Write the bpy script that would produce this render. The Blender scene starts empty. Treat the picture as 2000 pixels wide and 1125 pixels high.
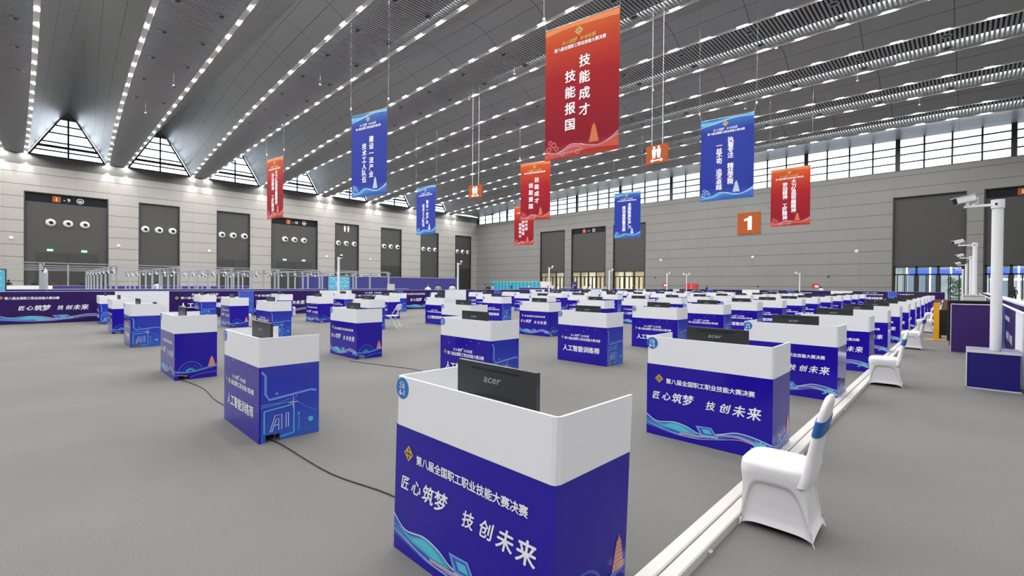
import bpy, bmesh, math, random
import numpy as np
from mathutils import Matrix, Vector
random.seed(7)
S = bpy.context.scene
COL = S.collection
PI = math.pi

# ---------------------------------------------------------------- camera, sky, exposure
YAW, PIT, ROL = math.radians(44.49), math.radians(-0.47), math.radians(0.45)
EYE = Vector((0, 0, 1.65))
fw = Vector((-math.sin(YAW) * math.cos(PIT), math.cos(YAW) * math.cos(PIT), math.sin(PIT)))
rt = Vector((math.cos(YAW), math.sin(YAW), 0))
up = rt.cross(fw)
r2 = rt * math.cos(ROL) + up * math.sin(ROL)
u2 = -rt * math.sin(ROL) + up * math.cos(ROL)
cam_d = bpy.data.cameras.new('camera')
cam_d.sensor_width = 36
cam_d.lens = 903.67 / 2000 * 36
cam_d.clip_end = 500
cam = bpy.data.objects.new('camera', cam_d)
M4 = Matrix.Identity(4)
for i in range(3):
    M4[i][0], M4[i][1], M4[i][2], M4[i][3] = r2[i], u2[i], -fw[i], EYE[i]
cam.matrix_world = M4
COL.objects.link(cam)
S.camera = cam

S.view_settings.view_transform = 'Standard'
S.view_settings.look = 'None'
S.view_settings.gamma = 1
S.view_settings.exposure = 0.40
S.view_settings.use_curve_mapping = False
W = bpy.data.worlds.new('sky')
S.world = W
W.use_nodes = True
W.node_tree.nodes['Background'].inputs[0].default_value = (0.78, 0.89, 1.0, 1)
W.node_tree.nodes['Background'].inputs[1].default_value = 5.5
S.cycles.max_bounces = 8
S.cycles.diffuse_bounces = 4
S.cycles.transparent_max_bounces = 12
S.cycles.sample_clamp_indirect = 8
S.cycles.use_denoising = True
S.cycles.caustics_reflective = False
S.cycles.caustics_refractive = False
LAMP = 430.0          # radiance of the downlights in the ceiling lines

# ---------------------------------------------------------------- materials
MATS = {}


def lin(c):
    c = c / 255
    return c / 12.92 if c <= 0.04045 else ((c + 0.055) / 1.055) ** 2.4


def rgb(r, g, b):
    return (lin(r), lin(g), lin(b), 1)


def mat(name, col, rough=0.5, metal=0.0, spec=0.5, emit=None, es=1.0):
    m = bpy.data.materials.new(name)
    m.use_nodes = True
    b = m.node_tree.nodes['Principled BSDF']
    b.inputs['Base Color'].default_value = col
    b.inputs['Roughness'].default_value = rough
    b.inputs['Metallic'].default_value = metal
    b.inputs['Specular IOR Level'].default_value = spec
    if emit:
        b.inputs['Emission Color'].default_value = emit
        b.inputs['Emission Strength'].default_value = es
    MATS[name] = m
    return m


def nodes(m):
    t = m.node_tree
    return t, t.nodes, t.links, t.nodes['Principled BSDF']


mat('white_board', rgb(226, 228, 234), .45)
mat('white_table', rgb(222, 222, 218), .4)
mat('white_plastic', rgb(226, 228, 230), .35)
mat('white_paint', rgb(222, 224, 228), .3)
mat('blue_print', (.015, .006, .33, 1), .13, spec=.4)
mat('purple_print', (.022, .005, .090, 1), .3, spec=.35)
mat('plain_blue', (.009, .005, .16, 1), .4)
mat('purple_board', (.036, .011, .115, 1), .35)
mat('rail_blue', (.030, .030, .20, 1), .5)
mat('ink_white', (.86, .86, .9, 1), .35)
mat('ink_gold', (.58, .38, .06, 1), .35)
mat('ink_dark', (.03, .02, .05, 1), .35)
mat('ink_cyan', (.09, .50, .66, 1), .3)
mat('ink_teal', (.05, .36, .56, 1), .3)
mat('ink_sky', (.16, .32, .72, 1), .3)
mat('ink_mid', (.035, .11, .50, 1), .3)
mat('ink_pale', (.55, .62, .82, 1), .3)
mat('ink_sand', (.55, .33, .40, 1), .3)
mat('ink_pink', (.72, .30, .24, 1), .3)
mat('ink_line', (.05, .10, .52, 1), .3)
mat('ink_dim', (.03, .045, .40, 1), .3)
mat('ink_red', (.62, .035, .03, 1), .5)
mat('ink_coral', (.50, .055, .03, 1), .5)
mat('ink_rose', (.50, .07, .07, 1), .5)
mat('ink_orange', (.64, .17, .04, 1), .5)
mat('sticker_blue', (.012, .15, .52, 1), .35)
mat('monitor_black', (.020, .022, .025, 1), .42)
mat('monitor_grey', (.30, .31, .32, 1), .35)
mat('screen_glass', (.01, .01, .012, 1), .12)
mat('silver', (.55, .56, .58, 1), .35, .9)
mat('alu', (.40, .425, .46, 1), .42, .35)
mat('dark_metal', (.035, .037, .04, 1), .4, .4)
mat('door_grey', (.062, .062, .062, 1), .55, spec=.3)
mat('door_dark', (.030, .030, .028, 1), .4)
mat('sign_black', (.006, .007, .010, 1), .6, spec=.2)
mat('sign_orange', (.37, .080, .012, 1), .6, spec=.25)
mat('sign_white', (.85, .85, .82, 1), .4)
mat('exit_green', (.05, .5, .15, 1), .4, emit=(.25, 1, .45, 1), es=1.6)
mat('mullion', (.035, .036, .036, 1), .4, .3)
mat('soffit_void', (.010, .010, .013, 1), .9)
mat('slat_grey', (.40, .40, .41, 1), .6, spec=.2)
mat('trim_grey', (.66, .65, .62, 1), .6, spec=.2)
mat('fascia', (.11, .108, .102, 1), .6)
mat('fabric_white', (.63, .63, .655, 1), .75, spec=.2)
mat('sash_blue', (.008, .085, .30, 1), .5)
mat('sash_navy', (.008, .03, .12, 1), .6)
mat('trunking', (.55, .53, .50, 1), .45)
mat('cable_black', (.012, .012, .012, 1), .6)
mat('yellow_paint', (.72, .36, .02, 1), .4)
mat('red_paint', (.55, .04, .03, 1), .4)
mat('locker_cyan', (.02, .36, .52, 1), .35)
mat('locker_frame', (.62, .64, .62, 1), .4)
mat('brown_wood', (.16, .07, .035, 1), .5)
mat('grey_box', (.52, .52, .49, 1), .6)
mat('board_edge', (.62, .63, .68, 1), .5)
mat('skin', (.52, .30, .21, 1), .5)
mat('hair', (.010, .009, .009, 1), .5)
mat('cloth_white', (.72, .73, .76, 1), .8)
mat('cloth_black', (.012, .012, .016, 1), .8)
mat('cloth_grey', (.33, .33, .35, 1), .8)
mat('cloth_blue', (.05, .12, .36, 1), .8)
mat('cloth_maroon', (.11, .02, .04, 1), .8)
mat('trousers', (.02, .022, .03, 1), .8)
mat('shoe', (.015, .014, .014, 1), .5)
mat('lobby_warm', (.50, .44, .32, 1), .6)
mat('lobby_pale', (.66, .64, .58, 1), .6)
mat('lobby_cool', (.42, .47, .52, 1), .5)
mat('lobby_floor', (.30, .30, .28, 1), .3)
mat('plant_green', (.06, .16, .06, 1), .7)
mat('lens_black', (.008, .008, .01, 1), .1)
mat('lamp_glow', (1, 1, 1, 1), .5, emit=(1, .98, .96, 1), es=LAMP)
mat('tube_glow', (1, 1, 1, 1), .5, emit=(.92, .96, 1, 1), es=1.6)
mat('led_blue', (.02, .05, .3, 1), .4, emit=(.06, .20, .8, 1), es=.35)
mat('tv_glow', (.05, .2, .3, 1), .3, emit=(.09, .30, .42, 1), es=.55)
mat('tv_pale', (.3, .6, .7, 1), .3, emit=(.45, .75, .85, 1), es=.6)
mat('sign_lit', (.85, .85, .82, 1), .4, emit=(1, 1, 1, 1), es=.9)

mat('asphalt', (.16, .16, .165, 1), .9)

# carpet: short grey pile with fleck, slow blotches
m = mat('carpet', (.13, .13, .125, 1), .95, spec=.1)
t, N, L, B = nodes(m)
tc = N.new('ShaderNodeTexCoord')
n1 = N.new('ShaderNodeTexNoise'); n1.inputs['Scale'].default_value = 120; n1.inputs['Detail'].default_value = 4
n2 = N.new('ShaderNodeTexNoise'); n2.inputs['Scale'].default_value = .55; n2.inputs['Detail'].default_value = 3
L.new(tc.outputs['Object'], n1.inputs['Vector']); L.new(tc.outputs['Object'], n2.inputs['Vector'])
ad = N.new('ShaderNodeMath'); ad.operation = 'MULTIPLY_ADD'
L.new(n2.outputs['Fac'], ad.inputs[0]); ad.inputs[1].default_value = .35; L.new(n1.outputs['Fac'], ad.inputs[2])
rp = N.new('ShaderNodeValToRGB')
rp.color_ramp.elements[0].position = .42; rp.color_ramp.elements[0].color = (.112, .112, .109, 1)
rp.color_ramp.elements[1].position = .92; rp.color_ramp.elements[1].color = (.196, .193, .184, 1)
L.new(ad.outputs[0], rp.inputs[0]); L.new(rp.outputs[0], B.inputs['Base Color'])
bp = N.new('ShaderNodeBump'); bp.inputs['Strength'].default_value = .12; bp.inputs['Distance'].default_value = .01
L.new(n1.outputs['Fac'], bp.inputs['Height']); L.new(bp.outputs[0], B.inputs['Normal'])


# wall cladding: long horizontal panels with dark open joints and faint vertical butt joints
def cladding(name, axis, col):
    m = mat(name, col, .55)
    t, N, L, B = nodes(m)
    tc = N.new('ShaderNodeTexCoord'); sp = N.new('ShaderNodeSeparateXYZ')
    L.new(tc.outputs['Object'], sp.inputs[0])

    def joint(sock, period, off, half):
        a = N.new('ShaderNodeMath'); a.operation = 'ADD'; a.inputs[1].default_value = off
        L.new(sock, a.inputs[0])
        p = N.new('ShaderNodeMath'); p.operation = 'PINGPONG'; p.inputs[1].default_value = period / 2
        L.new(a.outputs[0], p.inputs[0])
        c = N.new('ShaderNodeMath'); c.operation = 'LESS_THAN'; c.inputs[1].default_value = half
        L.new(p.outputs[0], c.inputs[0])
        return c.outputs[0]
    h = joint(sp.outputs['Z'], 1.4, -.2 + 1.4 * 10, .028)
    v = joint(sp.outputs[axis], 3.0, 300, .012)
    ns = N.new('ShaderNodeTexNoise'); ns.inputs['Scale'].default_value = .35
    L.new(tc.outputs['Object'], ns.inputs['Vector'])
    mx0 = N.new('ShaderNodeMix'); mx0.data_type = 'RGBA'
    L.new(ns.outputs['Fac'], mx0.inputs['Factor'])
    mx0.inputs['A'].default_value = tuple(c * .93 for c in col[:3]) + (1,)
    mx0.inputs['B'].default_value = tuple(c * 1.07 for c in col[:3]) + (1,)
    mx1 = N.new('ShaderNodeMix'); mx1.data_type = 'RGBA'
    L.new(v, mx1.inputs['Factor']); L.new(mx0.outputs['Result'], mx1.inputs['A'])
    mx1.inputs['B'].default_value = tuple(c * .72 for c in col[:3]) + (1,)
    mx2 = N.new('ShaderNodeMix'); mx2.data_type = 'RGBA'
    L.new(h, mx2.inputs['Factor']); L.new(mx1.outputs['Result'], mx2.inputs['A'])
    mx2.inputs['B'].default_value = (.07, .068, .063, 1)
    L.new(mx2.outputs['Result'], B.inputs['Base Color'])


cladding('cladding_left', 'Y', (.36, .347, .324, 1))
cladding('cladding_shaded', 'X', (.225, .221, .212, 1))  # left wall's cladding darkened, the back wall's weaker light put into its colour

# ceiling panels: satin metal with thin dark joints taken from the panel UVs
m = mat('ceiling_metal', (.37, .375, .385, 1), .42, .3)
t, N, L, B = nodes(m)
uv = N.new('ShaderNodeUVMap'); sp = N.new('ShaderNodeSeparateXYZ'); L.new(uv.outputs[0], sp.inputs[0])


def uvjoint(sock, period, half):
    p = N.new('ShaderNodeMath'); p.operation = 'PINGPONG'; p.inputs[1].default_value = period / 2
    L.new(sock, p.inputs[0])
    c = N.new('ShaderNodeMath'); c.operation = 'LESS_THAN'; c.inputs[1].default_value = half
    L.new(p.outputs[0], c.inputs[0])
    return c.outputs[0]


ja = uvjoint(sp.outputs['X'], 4.634, .02); jb = uvjoint(sp.outputs['Y'], 1.25, .014)
mxm = N.new('ShaderNodeMath'); mxm.operation = 'MAXIMUM'
L.new(ja, mxm.inputs[0]); L.new(jb, mxm.inputs[1])
mx = N.new('ShaderNodeMix'); mx.data_type = 'RGBA'
L.new(mxm.outputs[0], mx.inputs['Factor'])
mx.inputs['A'].default_value = (.37, .375, .385, 1); mx.inputs['B'].default_value = (.09, .09, .095, 1)
L.new(mx.outputs['Result'], B.inputs['Base Color'])


# window glass: mostly clear with a mirror share
def glass(name, clear, tint=(1, 1, 1, 1)):
    m = bpy.data.materials.new(name); m.use_nodes = True
    t = m.node_tree; t.nodes.clear()
    o = t.nodes.new('ShaderNodeOutputMaterial'); a = t.nodes.new('ShaderNodeBsdfTransparent')
    b = t.nodes.new('ShaderNodeBsdfGlossy'); x = t.nodes.new('ShaderNodeMixShader')
    a.inputs[0].default_value = tint; b.inputs['Roughness'].default_value = .05
    x.inputs[0].default_value = 1 - clear
    t.links.new(a.outputs[0], x.inputs[1]); t.links.new(b.outputs[0], x.inputs[2]); t.links.new(x.outputs[0], o.inputs[0])
    MATS[name] = m


glass('window_glass', .90)
glass('lobby_glass', .90, (.93, .97, .97, 1))


# printed colour fades, running with the height of the print
def fade(name, z0, z1, stops, rough=.45):
    m = mat(name, stops[0][1], rough, spec=.2 if rough > .5 else .4)
    t, N, L, B = nodes(m)
    tc = N.new('ShaderNodeTexCoord'); sp = N.new('ShaderNodeSeparateXYZ')
    L.new(tc.outputs['Object'], sp.inputs[0])
    mr = N.new('ShaderNodeMapRange'); mr.inputs['From Min'].default_value = z0; mr.inputs['From Max'].default_value = z1
    L.new(sp.outputs['Z'], mr.inputs['Value'])
    cr = N.new('ShaderNodeValToRGB'); e = cr.color_ramp.elements
    while len(e) < len(stops):
        e.new(.5)
    for k, (p, c) in enumerate(stops):
        e[k].position = p; e[k].color = c
    L.new(mr.outputs[0], cr.inputs[0]); L.new(cr.outputs[0], B.inputs['Base Color'])


fade('banner_red', 0, 5, [(0, (.38, .04, .025, 1)), (.12, (.22, .006, .02, 1)), (.6, (.31, .010, .016, 1)), (.86, (.46, .05, .016, 1)), (1, (.52, .11, .02, 1))], .7)
fade('banner_blue', 0, 5, [(0, (.03, .12, .40, 1)), (.15, (.016, .035, .29, 1)), (.85, (.016, .034, .28, 1)), (1, (.04, .16, .42, 1))], .6)
fade('circuit_print', 0, .78, [(0, (.035, .11, .50, 1)), (.5, (.028, .05, .46, 1)), (1, (.026, .035, .42, 1))], .13)


# ---------------------------------------------------------------- mesh building
TXT = {}


def glyphs(body, bold=0.0):
    k = (body, bold)
    if k not in TXT:
        c = bpy.data.curves.new('lettering', 'FONT')
        c.body = body; c.resolution_u = 3; c.dimensions = '2D'; c.fill_mode = 'FRONT'
        o = bpy.data.objects.new('lettering', c)
        COL.objects.link(o)
        dg = bpy.context.evaluated_depsgraph_get()
        me = bpy.data.meshes.new_from_object(o.evaluated_get(dg))
        TXT[k] = ([(v.co.x, v.co.y) for v in me.vertices], [tuple(p.vertices) for p in me.polygons])
        bpy.data.objects.remove(o); bpy.data.curves.remove(c); bpy.data.meshes.remove(me)
    return TXT[k]


class Plane:
    """A print surface: origin o, right a, up b, outward n."""
    def __init__(s, o, a, b):
        s.o = Vector(o); s.a = Vector(a).normalized(); s.b = Vector(b).normalized(); s.n = s.a.cross(s.b)

    def __call__(s, u, v, d=0.0):
        return s.o + s.a * u + s.b * v + s.n * d


class MB:
    def __init__(s):
        s.v = []; s.f = []; s.fm = []; s.sm = []; s.names = []; s.uv = None

    def mi(s, name):
        if name not in s.names:
            s.names.append(name)
        return s.names.index(name)

    def add(s, vs, fs, m, smooth=False):
        b = len(s.v); k = s.mi(m)
        s.v.extend(tuple(p) for p in vs)
        for f in fs:
            s.f.append(tuple(b + i for i in f)); s.fm.append(k); s.sm.append(smooth)

    def box(s, x0, x1, y0, y1, z0, z1, m):
        vs = [(x, y, z) for z in (z0, z1) for y in (y0, y1) for x in (x0, x1)]
        s.add(vs, [(0, 2, 3, 1), (4, 5, 7, 6), (0, 1, 5, 4), (2, 6, 7, 3), (0, 4, 6, 2), (1, 3, 7, 5)], m)
        return s

    def prism(s, poly, axis, c0, c1, m):
        """poly (a,b) extruded along axis 'x','y' or 'z' from c0 to c1."""
        def P(a, b, c):
            return {'x': (c, a, b), 'y': (a, c, b), 'z': (a, b, c)}[axis]
        n = len(poly)
        vs = [P(a, b, c0) for a, b in poly] + [P(a, b, c1) for a, b in poly]
        fs = [tuple(range(n - 1, -1, -1)), tuple(range(n, 2 * n))] + [(i, (i + 1) % n, n + (i + 1) % n, n + i) for i in range(n)]
        s.add(vs, fs, m)
        return s

    def loft(s, rings, m, cap0=True, cap1=True, smooth=True):
        n = len(rings[0]); vs = [p for r in rings for p in r]; fs = []
        for k in range(len(rings) - 1):
            for i in range(n):
                j = (i + 1) % n
                fs.append((k * n + i, k * n + j, (k + 1) * n + j, (k + 1) * n + i))
        s.add(vs, fs, m, smooth)
        if cap0:
            s.add(rings[0][::-1], [tuple(range(n))], m, False)
        if cap1:
            s.add(rings[-1], [tuple(range(n))], m, False)
        return s

    def cyl(s, p0, p1, r0, m, r1=None, n=14, caps=True):
        p0 = Vector(p0); p1 = Vector(p1); r1 = r0 if r1 is None else r1
        d = (p1 - p0).normalized(); a = d.orthogonal().normalized(); b = d.cross(a)
        rg = lambda p, r: [p + (a * math.cos(2 * PI * i / n) + b * math.sin(2 * PI * i / n)) * r for i in range(n)]
        return s.loft([rg(p0, r0), rg(p1, r1)], m, caps, caps)

    def tube(s, pts, r, m, n=8):
        pts = [Vector(p) for p in pts]; rings = []
        for i, p in enumerate(pts):
            d = (pts[min(i + 1, len(pts) - 1)] - pts[max(i - 1, 0)]).normalized()
            ref = Vector((0, 0, 1)) if abs(d.z) < .9 else Vector((1, 0, 0))
            a = d.cross(ref).normalized(); b = d.cross(a)
            rings.append([p + (a * math.cos(2 * PI * k / n) + b * math.sin(2 * PI * k / n)) * r for k in range(n)])
        return s.loft(rings, m)

    def ball(s, c, r, m, n=14, k=8, sc=(1, 1, 1)):
        c = Vector(c); rings = []
        for i in range(1, k):
            t = PI * i / k
            rings.append([c + Vector((math.cos(2 * PI * j / n) * math.sin(t) * r * sc[0], math.sin(2 * PI * j / n) * math.sin(t) * r * sc[1], -math.cos(t) * r * sc[2])) for j in range(n)])
        return s.loft(rings, m)

    # prints
    def shape(s, P, pts, m, d=.0015):
        s.add([P(u, v, d) for u, v in pts], [tuple(range(len(pts)))], m)

    def strip(s, P, lo, hi, m, d=.0015):
        n = len(lo)
        s.add([P(u, v, d) for u, v in lo] + [P(u, v, d) for u, v in hi], [(i, i + 1, n + i + 1, n + i) for i in range(n - 1)], m)

    def line(s, P, pts, w, m, d=.002):
        lo = []; hi = []
        for i, (u, v) in enumerate(pts):
            a = pts[max(i - 1, 0)]; b = pts[min(i + 1, len(pts) - 1)]
            dx, dy = b[0] - a[0], b[1] - a[1]; l = math.hypot(dx, dy) or 1
            lo.append((u + dy / l * w / 2, v - dx / l * w / 2)); hi.append((u - dy / l * w / 2, v + dx / l * w / 2))
        s.strip(P, lo, hi, m, d)

    def disc(s, P, u, v, r, m, d=.0015, n=20, a0=0, a1=2 * PI, r0=0.0):
        if r0:
            an = [a0 + (a1 - a0) * i / n for i in range(n + 1)]
            s.strip(P, [(u + r0 * math.cos(a), v + r0 * math.sin(a)) for a in an], [(u + r * math.cos(a), v + r * math.sin(a)) for a in an], m, d)
        else:
            s.shape(P, [(u + r * math.cos(2 * PI * i / n), v + r * math.sin(2 * PI * i / n)) for i in range(n)], m, d)

    def text(s, P, body, u, v, size, m, align='c', bold=.012, d=.002, shear=0.0, rot=0.0, sx=1.0, width=None):
        vs, fs = glyphs(body)
        if not vs:
            return
        xs = [p[0] for p in vs]; ys = [p[1] for p in vs]
        x0, x1 = min(xs), max(xs)
        if width:
            size = width / (x1 - x0) if size is None else size
            sx = width / ((x1 - x0) * size)
        ox = {'c': (x0 + x1) / 2, 'l': x0, 'r': x1}[align]
        oy = .385 if align != 'c0' else 0
        c, sn = math.cos(rot), math.sin(rot)
        # heavier weights are struck several times with a small offset
        hits = ((0, 0),) if bold <= 0 else ((-bold, 0), (bold, 0), (0, bold * .7), (0, -bold * .7))
        for hk, (hx, hy) in enumerate(hits):
            out = []
            for x, y in vs:
                x += hx; y += hy
                X = (x - ox) * size * sx + (y - oy) * size * shear; Y = (y - oy) * size
                out.append(P(u + X * c - Y * sn, v + X * sn + Y * c, d + hk * d * .2))
            s.add(out, fs, m)

    def brush(s, P, body, u, v, w, size, m, d=.002):
        """hand-brushed lettering: uneven leaning characters spread over width w from u"""
        rr = random.Random(len(body) * 7 + 3)
        n = len(body)
        for i, ch in enumerate(body):
            if ch in ' 　':
                continue
            k = .86 + .3 * rr.random()
            s.text(P, ch, u + w * (i + .5) / n, v + (rr.random() - .5) * size * .12, size * k * .86, m, bold=.024, d=d, shear=.16 + .12 * rr.random(), rot=.05 * (rr.random() - .3), sx=.95 + .15 * rr.random())

    def column(s, P, body, u, v, size, pitch, m, d=.006, bold=.026):
        for i, ch in enumerate(body):
            if ch not in ' 　':
                s.text(P, ch, u, v - (i + .5) * pitch, size, m, bold=bold, d=d)

    def mesh(s, name):
        me = bpy.data.meshes.new(name)
        me.from_pydata(s.v, [], s.f)
        for n in s.names:
            me.materials.append(MATS[n])
        me.polygons.foreach_set('material_index', s.fm)
        me.polygons.foreach_set('use_smooth', s.sm)
        if s.uv:
            l = me.uv_layers.new(name='UVMap')
            flat = [c for f in s.f for i in f for c in s.uv[i]]
            l.data.foreach_set('uv', flat)
        me.update()
        return me

    def build(s, name, parent=None, loc=None, recalc=False):
        me = s.mesh(name)
        if recalc:
            b = bmesh.new(); b.from_mesh(me); bmesh.ops.recalc_face_normals(b, faces=b.faces); b.to_mesh(me); b.free()
        return put(name, me, parent, loc)


def put(name, me, parent=None, loc=None):
    o = bpy.data.objects.new(name, me)
    COL.objects.link(o)
    if parent:
        o.parent = parent
    if loc:
        o.location = loc
    return o


def tag(o, label=None, cat=None, group=None, kind=None):
    if label:
        o['label'] = label
    if cat:
        o['category'] = cat
    if group:
        o['group'] = group
    if kind:
        o['kind'] = kind
    return o


def thing(name, label, cat, loc=(0, 0, 0), rz=0.0, group=None):
    o = bpy.data.objects.new(name, None)
    o.empty_display_size = .2
    COL.objects.link(o)
    o.location = loc
    o.rotation_euler = (0, 0, rz)
    return tag(o, label, cat, group)


def struct(name, mb, recalc=False):
    return tag(mb.build(name, recalc=recalc), kind='structure')


def area(name, loc, sx, sy, power, col, rot=(0, 0, 0)):
    d = bpy.data.lights.new(name, 'AREA'); d.shape = 'RECTANGLE'; d.size = sx; d.size_y = sy; d.energy = power; d.color = col
    o = bpy.data.objects.new(name, d); o.location = loc; o.rotation_euler = rot; COL.objects.link(o)
    return o


ORD = ['first', 'second', 'third', 'fourth', 'fifth', 'sixth', 'seventh', 'eighth', 'ninth', 'tenth', 'eleventh', 'twelfth', 'thirteenth', 'fourteenth', 'fifteenth', 'sixteenth']

# ================================================================ the hall
XL, YB = -78.05, 68.2          # inner faces of the left and the back wall
XR, YF = 38.0, -34.0           # walls the picture does not reach
FLOOR = struct('floor', MB().box(XL - .4, XR + .4, YF - .4, YB + .4, -.3, 0, 'carpet'))


struct('ground', MB().box(-420, 420, YB + .5, 420, -.6, -.35, 'asphalt').box(-420, XL - .5, -420, YB + .5, -.6, -.35, 'asphalt'))


def zroof(x):
    return 18.45 - 2.05 * ((x + 20) / 58) ** 2


def wband(x):
    return 4.3 - 2.55 * ((x + 20) / 58) ** 2


def zridge(x):
    u = math.sqrt(((x + 20) / 58) ** 2 + .01)
    return 19.0 + 3.3 * u ** 1.3


def zceil(x, y):
    """height of the ceiling skin at (x, y): band, or fold between bands"""
    d = abs((y + 2.16 + 4.5) % 9 - 4.5); h = wband(x) / 2 + .14
    if d <= h:
        return zroof(x)
    t = (d - h) / (4.5 - h)
    return zroof(x) + (zridge(x) - zroof(x)) * t + .2 * math.sin(PI * t)


BANDS = [-2.16 + 9 * k for k in range(-1, 8)]     # centre lines of the slatted bands
XS = [XL + (XR - XL) * i / 50 for i in range(51)]

# folded metal troughs between the bands
for bi in range(len(BANDS) - 1):
    mb = MB(); mb.uv = []
    ya, yb = BANDS[bi], BANDS[bi + 1]
    ym = (ya + yb) / 2
    NS = 5
    for side in (-1, 1):
        base = len(mb.v); vs = []
        for x in XS:
            y0 = ya + wband(x) / 2 + .14 if side < 0 else yb - wband(x) / 2 - .14
            ln = math.hypot(ym - y0, zridge(x) - zroof(x))
            for k in range(NS + 1):
                t = k / NS
                bulge = .20 * math.sin(PI * t)
                vs.append((x, y0 + (ym - y0) * t, zroof(x) + (zridge(x) - zroof(x)) * t + bulge))
                mb.uv.append((x + 200, t * ln + .2))
        fs = []
        for i in range(50):
            for k in range(NS):
                a = i * (NS + 1) + k
                q = (a, a + 1, a + NS + 2, a + NS + 1)
                fs.append(q if side < 0 else q[::-1])
        mb.add(vs, fs, 'ceiling_metal', True)
    struct('ceiling' if bi == 0 else 'ceiling_%d' % (bi + 1), mb)

# last half fold runs down to the clerestory head
mb = MB(); mb.uv = []
yl = BANDS[-1]
vs = []; fs = []
for x in XS:
    y0 = yl + wband(x) / 2 + .14
    for k, t in enumerate((0, .35, .7, 1)):
        vs.append((x, y0 + (YB + .42 - y0) * t, zroof(x) + .25 * math.sin(PI * t) + t * .05)); mb.uv.append((x + 200, t * 5))
for i in range(50):
    for k in range(3):
        a = i * 4 + k
        fs.append((a, a + 1, a + 5, a + 4))
mb.add(vs, fs, 'ceiling_metal', True)
struct('ceiling_9', mb)
# a plain deck in front of the first band, behind the camera
struct('ceiling_10', MB().box(XL, XR, YF, BANDS[0] - 2, 18.2, 18.4, 'slat_grey'))

# slatted bands with pale edge trims
for bi, yc in enumerate(BANDS):
    mb = MB()
    n = int((8 - XL) / .2317)
    if bi > 0:
        for i in range(n):
            x = XL + .1 + i * .2317; z = zroof(x); w = wband(x) / 2 - .15
            mb.box(x, x + .115, yc - w, yc + w, z, z + .07, 'slat_grey')
    def sheet(f0, f1, m):
        vs = []
        for x in XS:
            vs += [f0(x), f1(x)]
        mb.add(vs, [(2 * i, 2 * i + 2, 2 * i + 3, 2 * i + 1) for i in range(50)], m)
    sheet(lambda x: (x, yc - wband(x) / 2, zroof(x) + .75), lambda x: (x, yc + wband(x) / 2, zroof(x) + .75), 'soffit_void')
    for sg in (-1, 1):
        prof = [(-.16, .14), (-.16, 0), (-.14, 0), (-.135, .045), (.125, .045), (.13, 0), (.15, 0), (.15, .8)]
        for (a, b), (c, d) in zip(prof, prof[1:]):
            sheet(lambda x: (x, yc + sg * (wband(x) / 2 + a), zroof(x) + b), lambda x: (x, yc + sg * (wband(x) / 2 + c), zroof(x) + d), 'trim_grey')
    struct('trim_%d' % (bi + 1), mb)

# downlight lines: one line of domes along each band edge, 2.317 m apart
LB = MB()
rings = []
for k, (s, h) in enumerate(((1, .0), (.94, -.010), (.7, -.019), (.3, -.024))):
    rings.append([(.32 * s * math.cos(2 * PI * i / 14), .053 * s * math.sin(2 * PI * i / 14), h) for i in range(14)])
LB.loft(rings, 'lamp_glow')
lamp_me = LB.mesh('lamp')
SIDE = ['near', 'far']
for bi, yc in enumerate(BANDS):
    for si, sg in enumerate((-1, 1)):
        if bi > 0 and not (bi == 1 and sg < 0 and False):
            st = thing('light_line', 'line of ceiling downlights along the %s edge of the %s slatted band from the left' % (SIDE[si], ORD[bi - 1]), 'ceiling lights', (0, yc, 0), 0, 'lines of ceiling downlights')
            for i in range(-1, 34):
                x = -75.4 + i * 2.317
                lo = put('lamp', lamp_me, st, (x, sg * (wband(x) / 2 + .04), zroof(x) + .043))
                lo.rotation_euler = (0, math.atan(2 * 2.05 * (x + 20) / 58 ** 2), 0)
            # the end lamp close to the left wall throws its scallop on the cladding
            d = bpy.data.lights.new('wall_spot', 'SPOT'); d.energy = 750; d.color = (1, .95, .87); d.spot_size = math.radians(44); d.spot_blend = .15; d.shadow_soft_size = .05
            o = bpy.data.objects.new('wall_spot', d); o.location = (XL + .36, sg * (wband(XL) / 2 + .05), 16.38); o.parent = st; COL.objects.link(o)
        if bi == 0:
            area('downlight_run', (XL / 2 + XR / 2, yc - 9 + sg * 2.0, 17.3), XR - XL - 1, .12, LAMP * .061 * PI * ((XR - XL) / 2.317) * .8, (1, .98, .96))
        # the stretch of the line beyond the right of the picture
        x0 = 4 if bi > 0 else XL
        a = area('downlight_run', (x0 / 2 + XR / 2, yc + sg * 2.0, 17.3), XR - x0 - 1, .12, LAMP * .061 * PI * ((XR - x0) / 2.317) * (.32 if bi else .8), (1, .98, .96))

# small ring nozzles in pairs on the slatted bands
NB = MB()
NB.loft([[(r * math.cos(2 * PI * i / 16), r * math.sin(2 * PI * i / 16), z) for i in range(16)] for r, z in ((.24, .02), (.30, -.03), (.26, -.07), (.20, -.04), (.17, .01))], 'slat_grey', False, False)
NB.box(-.2, .2, -.03, .03, -.05, -.02, 'dark_metal').box(-.14, .14, -.1, .1, -.04, -.015, 'dark_metal')
noz = NB.mesh('ceiling_nozzle')
for bi in range(1, 8):
    for i in range(0, 13):
        x = -52.1 + 4.634 * i
        for sg in (-1, 1):
            o = put('ceiling_nozzle', noz, None, (x, BANDS[bi] + sg * wband(x) * .27, zroof(x) - .01))
            tag(o, 'small round ring nozzle, one of the pairs set into the slatted ceiling bands', 'ceiling nozzle', 'ring nozzles in the slatted ceiling bands')

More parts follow.
